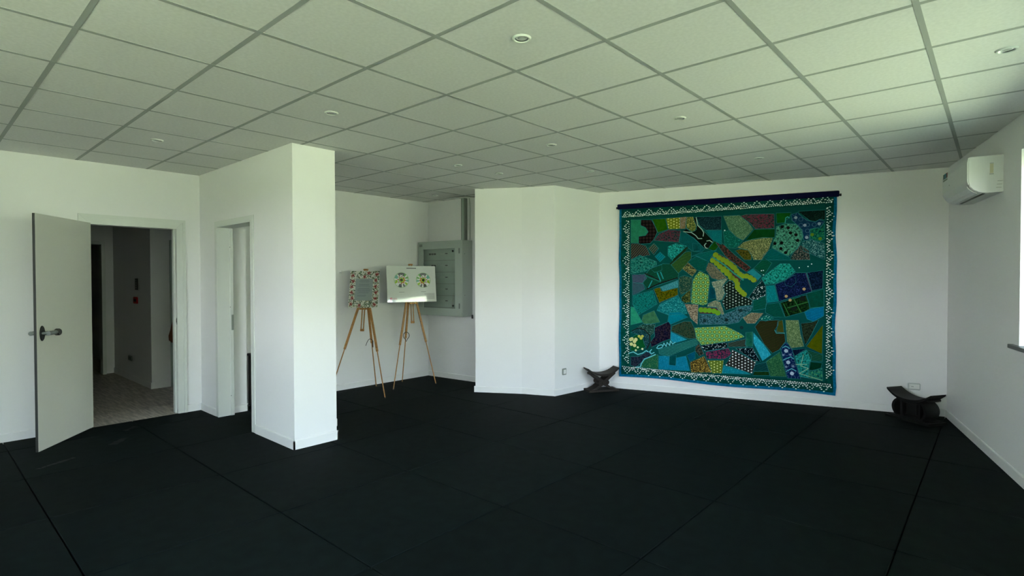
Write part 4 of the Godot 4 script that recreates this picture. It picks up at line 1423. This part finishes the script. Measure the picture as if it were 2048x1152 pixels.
func wheels_image() -> Image:
	var w := 700; var h := 500
	var im := Image.create(w, h, false, Image.FORMAT_RGB8)
	im.fill(Color(0.87, 0.88, 0.86))
	var grey := Color(0.40, 0.40, 0.40); var white := Color(0.93, 0.93, 0.92)
	var lime := Color(0.62, 0.76, 0.20); var green := Color(0.44, 0.66, 0.36); var teal := Color(0.45, 0.68, 0.63); var pale := Color(0.72, 0.80, 0.70)
	var seq := [grey, grey, green, white, green, white, teal, white, lime, white, grey, white, grey, grey, white, white, lime, lime, white, teal, teal, white, grey, grey]
	for s in 2:
		var c := Vector2(205, 195) if s == 0 else Vector2(518, 198)
		for y in range(int(c.y) - 112, int(c.y) + 112):
			for x in range(int(c.x) - 112, int(c.x) + 112):
				var d := Vector2(x, y) - c
				var r := d.length()
				if s == 1:
					d.x = -d.x
				var a := fposmod(d.angle() + PI * 0.5, TAU)
				var k := int(a / TAU * 24.0) % 24
				var col: Color
				if r > 108.0:
					continue
				elif r > 100.0:
					col = Color(0.72, 0.80, 0.68)
				elif r > 58.0:
					col = seq[k]
					if r > 84.0 and k % 4 == 1 and col != grey:
						col = pale
				elif r > 46.0:
					col = white if k % 3 else Color(0.80, 0.45, 0.18)
				elif r > 34.0:
					col = Color(0.80, 0.42, 0.20) if k > 2 and k < 12 else (white if k % 2 else grey)
				elif r > 19.0:
					col = Color(0.70, 0.82, 0.28)
				else:
					col = Color(0.04, 0.05, 0.03)
				im.set_pixel(x, y, col)
		blot(im, c + Vector2(0, -66), Vector2(18, 14), 0, white)
		blot(im, c + Vector2(0, -74), Vector2(10, 9), 0, grey)
		blot(im, c, Vector2(5, 5), 0, Color(0.55, 0.65, 0.2))
	# rows too small to read: title, captions, mark in the corner, small print
	im.fill_rect(Rect2i(282, 28, 138, 11), Color(0.36, 0.37, 0.37))
	im.fill_rect(Rect2i(165, 360, 75, 5), Color(0.55, 0.56, 0.55))
	im.fill_rect(Rect2i(478, 358, 72, 5), Color(0.55, 0.56, 0.55))
	for k in 7:
		im.fill_rect(Rect2i(528, 384 + k * 12, 148, 6), Color(0.66, 0.67, 0.67))
	blot(im, Vector2(52, 455), Vector2(18, 18), 0, Color(0.74, 0.22, 0.26))
	blot(im, Vector2(59, 455), Vector2(10, 10), 0, Color(0.87, 0.80, 0.79))
	blot(im, Vector2(62, 450), Vector2(5, 5), 0, Color(0.74, 0.22, 0.26))
	for k in 2:
		im.fill_rect(Rect2i(80, 444 + k * 13, 55, 7), Color(0.80, 0.58, 0.58))
	return im

func panel_on_easel(called: String, label: String, category: String, W: float, H: float, base: Vector3, facing: Vector3, lean: float, im: Image, gloss: float) -> Node3D:
	var f := Vector3(facing.x, 0, facing.z).normalized()
	var x := Vector3.UP.cross(f)
	var z := (f * cos(lean) + Vector3.UP * sin(lean)).normalized()
	var y := z.cross(x)
	var t := thing(called, label, category, Transform3D(Basis(x, y, z), base))
	part_box("board", Vector3(0, H * 0.5, -0.004), Vector3(W, H, 0.008), 0.001, M.white, t)
	var st := mb()
	var q := [Vector3(-W * 0.5, 0, 0.0006), Vector3(W * 0.5, 0, 0.0006), Vector3(W * 0.5, H, 0.0006), Vector3(-W * 0.5, H, 0.0006)]
	var u := [Vector2(0, 1), Vector2(1, 1), Vector2(1, 0), Vector2(0, 0)]
	tri(st, q[0], q[1], q[2], Vector3.BACK, u[0], u[1], u[2])
	tri(st, q[0], q[2], q[3], Vector3.BACK, u[0], u[2], u[3])
	var m := mat(Color(1, 1, 1), gloss, 0.5)
	if gloss < 0.1:
		m.clearcoat_enabled = true
		m.clearcoat = 1.0
		m.clearcoat_roughness = 0.04
	m.albedo_texture = tex(im)
	obj("print", st, m, t)
	return t

func build_easels() -> void:
	easel("wooden tripod easel holding the flower-bordered notice", Vector3(-6.40, 0, -3.63), Vector3(-5.745, 0, -4.03), Vector3(-6.46, 0, -4.385), Vector3(-6.235, 1.322, -4.07), Vector3(0.52, 0, 0.854), 0.16, 0.84, 1.632, [0.545, 0.56, 0.52], 1, 1.118)
	easel("wooden tripod easel holding the white board with two wheels", Vector3(-6.10, 0, -4.41), Vector3(-5.99, 0, -5.07), Vector3(-6.45, 0, -4.82), Vector3(-6.20, 1.40, -4.79), Vector3(0.953, 0, 0.304), 0.108, 0.90, 1.71, [0.57, 0.56, 0.53], 0, 1.168)
	panel_on_easel("floral_notice", "small notice with red flower border and grey text panel on easel", "notice", 0.41, 0.485, Vector3(-6.172, 1.135, -3.988), Vector3(0.52, 0, 0.854), 0.16, floral_image(), 0.4)
	panel_on_easel("wheel_board", "wide white board with two coloured wheel diagrams on easel", "poster", 0.72, 0.51, Vector3(-6.122, 1.185, -4.762), Vector3(0.953, 0, 0.304), 0.108, wheels_image(), 0.05)

# ------------------------------------------------------------------ small things
func plate(called: String, label: String, category: String, xf: Transform3D, W: float, H: float, frame_m, inner_m, inset := 0.2) -> void:
	var t := thing(called, label, category, xf)
	part_box("frame", Vector3(0, 0, 0.009), Vector3(W, H, 0.018), 0.009, frame_m, t)
	var f := part_box("insert", Vector3(0, 0, 0.017), Vector3(W * (1.0 - inset * 2.0 * H / W), H * (1.0 - inset * 2.0), 0.006), 0.0015, inner_m, t)
	if called == "wall_socket":
		for s in [-1.0, 0.0, 1.0]:
			part_box("pin_hole", Vector3(-W * 0.14 + s * W * 0.06, 0, 0.0205), Vector3(0.005, 0.005, 0.001), 0.0, M.black, f)

func build_small_things() -> void:
	plate("wall_socket", "white wall socket above the round-bellied stool", "socket", back_wall(3.595, 0.305), 0.118, 0.076, mat(Color(0.74, 0.755, 0.75), 0.4), M.white, 0.16)  # frame greyed to paint in the edge shading of a white plate
	var d := (TA - Vector2(-4.22, -5.55)).normalized()
	plate("wall_switch", "switch plate with dark surround low on wall beside crossed stool", "switch", on_wall(Vector3(-4.22 + d.x * 0.175, 0.295, -5.55 + d.y * 0.175), Vector3(-d.y, 0, d.x)), 0.078, 0.085, M.trunk, M.white, 0.17)
	plate("pillar_socket", "white socket low on the rear of the white pillar", "socket", on_wall(Vector3(-4.66, 0.155, -2.69), Vector3(0, 0, -1)), 0.08, 0.08, M.white, M.plastic)
	plate("fire_call_point", "red fire alarm call point on dim corridor wall", "fire alarm", on_wall(Vector3(-9.37, 1.205, -2.26), Vector3(0, 0, 1)), 0.19, 0.10, M.red, mat(Color(0.10, 0.03, 0.03), 0.5), 0.3)
	var t := thing("corridor_plate", "black notice plate above the red fire call point", "plate", on_wall(Vector3(-9.34, 1.44, -2.26), Vector3(0, 0, 1)))
	part_box("panel", Vector3(0, 0, 0.004), Vector3(0.12, 0.165, 0.008), 0.002, M.dark_metal, t)
	for k in 4:
		part_box("key", Vector3(0.01 * (k % 2) - 0.005, 0.055 - 0.035 * k, 0.0085), Vector3(0.07, 0.016, 0.003), 0.001, M.trunk, t)
	plate("corridor_socket", "small dark socket near the floor of corridor wall", "socket", on_wall(Vector3(-9.69, 0.33, -2.26), Vector3(0, 0, 1)), 0.17, 0.08, M.trunk, M.dark_metal)
	# brown bag hanging from the corridor door
	t = thing("hanging_bag", "brown cloth bag hanging on white door in corridor", "bag", Transform3D(Basis(), Vector3(-8.595, 0.0, -2.535)))
	var st := mb()
	var prof := [Vector2(0, 0.62), Vector2(0.05, 0.625), Vector2(0.085, 0.66), Vector2(0.088, 0.72), Vector2(0.062, 0.82), Vector2(0.04, 0.92), Vector2(0.022, 1.02), Vector2(0.0, 1.03)]
	lathe(st, prof, 16, Transform3D(Basis.from_scale(Vector3(0.25, 1, 1)), Vector3.ZERO))
	obj("pouch", st, M.brown, t)
	st = mb()
	tube(st, [Vector3(0, 1.0, 0), Vector3(0.0, 1.1, -0.01), Vector3(-0.016, 1.2, -0.02)], 0.006, 6)
	obj("strap", st, M.brown, t)
	# black cabinet just inside the alcove
	t = thing("low_cabinet", "low black cabinet just behind the open doorway", "cabinet", Transform3D(Basis(), Vector3(-6.475, 0, -3.02)))
	part_box("body", Vector3(0, 0.305, 0), Vector3(0.28, 0.59, 0.62), 0.004, M.black, t)
	part_box("top", Vector3(0.002, 0.615, 0), Vector3(0.295, 0.03, 0.64), 0.005, mat(Color(0.07, 0.08, 0.08), 0.5), t)
	part_box("door", Vector3(0.1425, 0.31, -0.155), Vector3(0.012, 0.55, 0.30), 0.002, M.black, t)
	part_box("door", Vector3(0.1425, 0.31, 0.155), Vector3(0.012, 0.55, 0.30), 0.002, M.black, t)
	# small hook on the alcove wall
	t = thing("wall_hook", "small white hook on alcove wall beside the pillar", "hook", on_wall(Vector3(-6.63, 1.597, -3.93), Vector3(1, 0, 0)))
	part_box("arm", Vector3(0, 0, 0.03), Vector3(0.012, 0.01, 0.06), 0.002, M.white, t)
	part_box("tip", Vector3(0, 0.012, 0.056), Vector3(0.012, 0.026, 0.008), 0.002, M.white, t)
	# worn strips of tape left on the mats by the door
	var tape := mat(Color(0.19, 0.20, 0.195), 0.8, 0.2)
	var worn := mat(Color(0.155, 0.165, 0.16), 0.8, 0.2)
	var marks := [["long worn grey tape strip on black mat beyond the door edge", Vector2(-5.67, -0.69), Vector2(-5.81, -0.95), 0.055, 9, tape], ["short worn grey tape patch on black mat under the door swing", Vector2(-6.0, -1.25), Vector2(-6.17, -1.385), 0.085, 5, worn], ["faint worn tape patch on black mat near the corridor threshold", Vector2(-6.46, -1.45), Vector2(-6.59, -1.575), 0.06, 4, worn]]
	for k in marks:
		var A: Vector2 = k[1]; var B: Vector2 = k[2]
		var dir := (B - A).normalized()
		var tn := thing("tape_strip", k[0], "tape", Transform3D(Basis(Vector3(dir.x, 0, dir.y), Vector3.UP, Vector3(-dir.y, 0, dir.x)), Vector3(A.x, 0.0, A.y)))
		var L: float = A.distance_to(B) / k[4]
		for j in k[4]:
			var w: float = k[3] * rng.randf_range(0.55, 1.0)
			var sq := rng.randf_range(-0.012, 0.012)
			st = mb()
			prism(st, PackedVector2Array([Vector2(L * j + sq, -w * 0.5), Vector2(L * (j + 0.72) + sq, -w * 0.5 + 0.004), Vector2(L * (j + 0.80) - sq, w * 0.5), Vector2(L * (j + 0.1) - sq, w * 0.5 - 0.006)]), 0.0, 0.0006)
			obj("fragment", st, k[5], tn)
	# recessed lamps, switched off
	var where := [["between pillar and left wall", -5.37, -1.46], ["beside the white pillar", -3.57, -2.06], ["in the middle of the ceiling", -1.77, -2.06], ["nearest the right wall window", 0.03, -3.86], ["level with the tapestry centre", -1.77, -3.86], ["in front of the duct corner", -2.97, -3.86], ["in front of the easel alcove", -4.22, -3.88], ["above the mouth of the easel alcove", -4.2, -4.49], ["above the crossed stool side", -3.37, -5.08], ["close above the patchwork hanging", -1.77, -5.66], ["inside the easel alcove", -5.97, -5.05]]
	var ring := mb()
	lathe(ring, [Vector2(0.034, 0.004), Vector2(0.034, -0.003), Vector2(0.037, -0.0065), Vector2(0.043, -0.0065), Vector2(0.048, 0.0), Vector2(0.049, 0.004)], 28)
	var ringm := ring.commit()
	var refl := mb()
	lathe(refl, [Vector2(0.0245, 0.0035), Vector2(0.034, -0.002)], 24)
	var reflm := refl.commit()
	var bulb := mb()
	lathe(bulb, [Vector2(0, -0.001), Vector2(0.012, -0.001), Vector2(0.02, 0.001), Vector2(0.0245, 0.0035)], 20)
	var bulbm := bulb.commit()
	var gl := mat(Color(0.72, 0.74, 0.72), 0.15, 0.6)
	for w in where:
		var dl := thing("downlight", "round white recessed downlight " + w[0], "downlight", Transform3D(Basis(), Vector3(w[1], CEIL + 0.0005, w[2])), "recessed ceiling downlights")
		obj("ring", ringm, M.trim, dl)
		obj("reflector", reflm, M.chrome, dl)
		obj("bulb", bulbm, gl, dl)
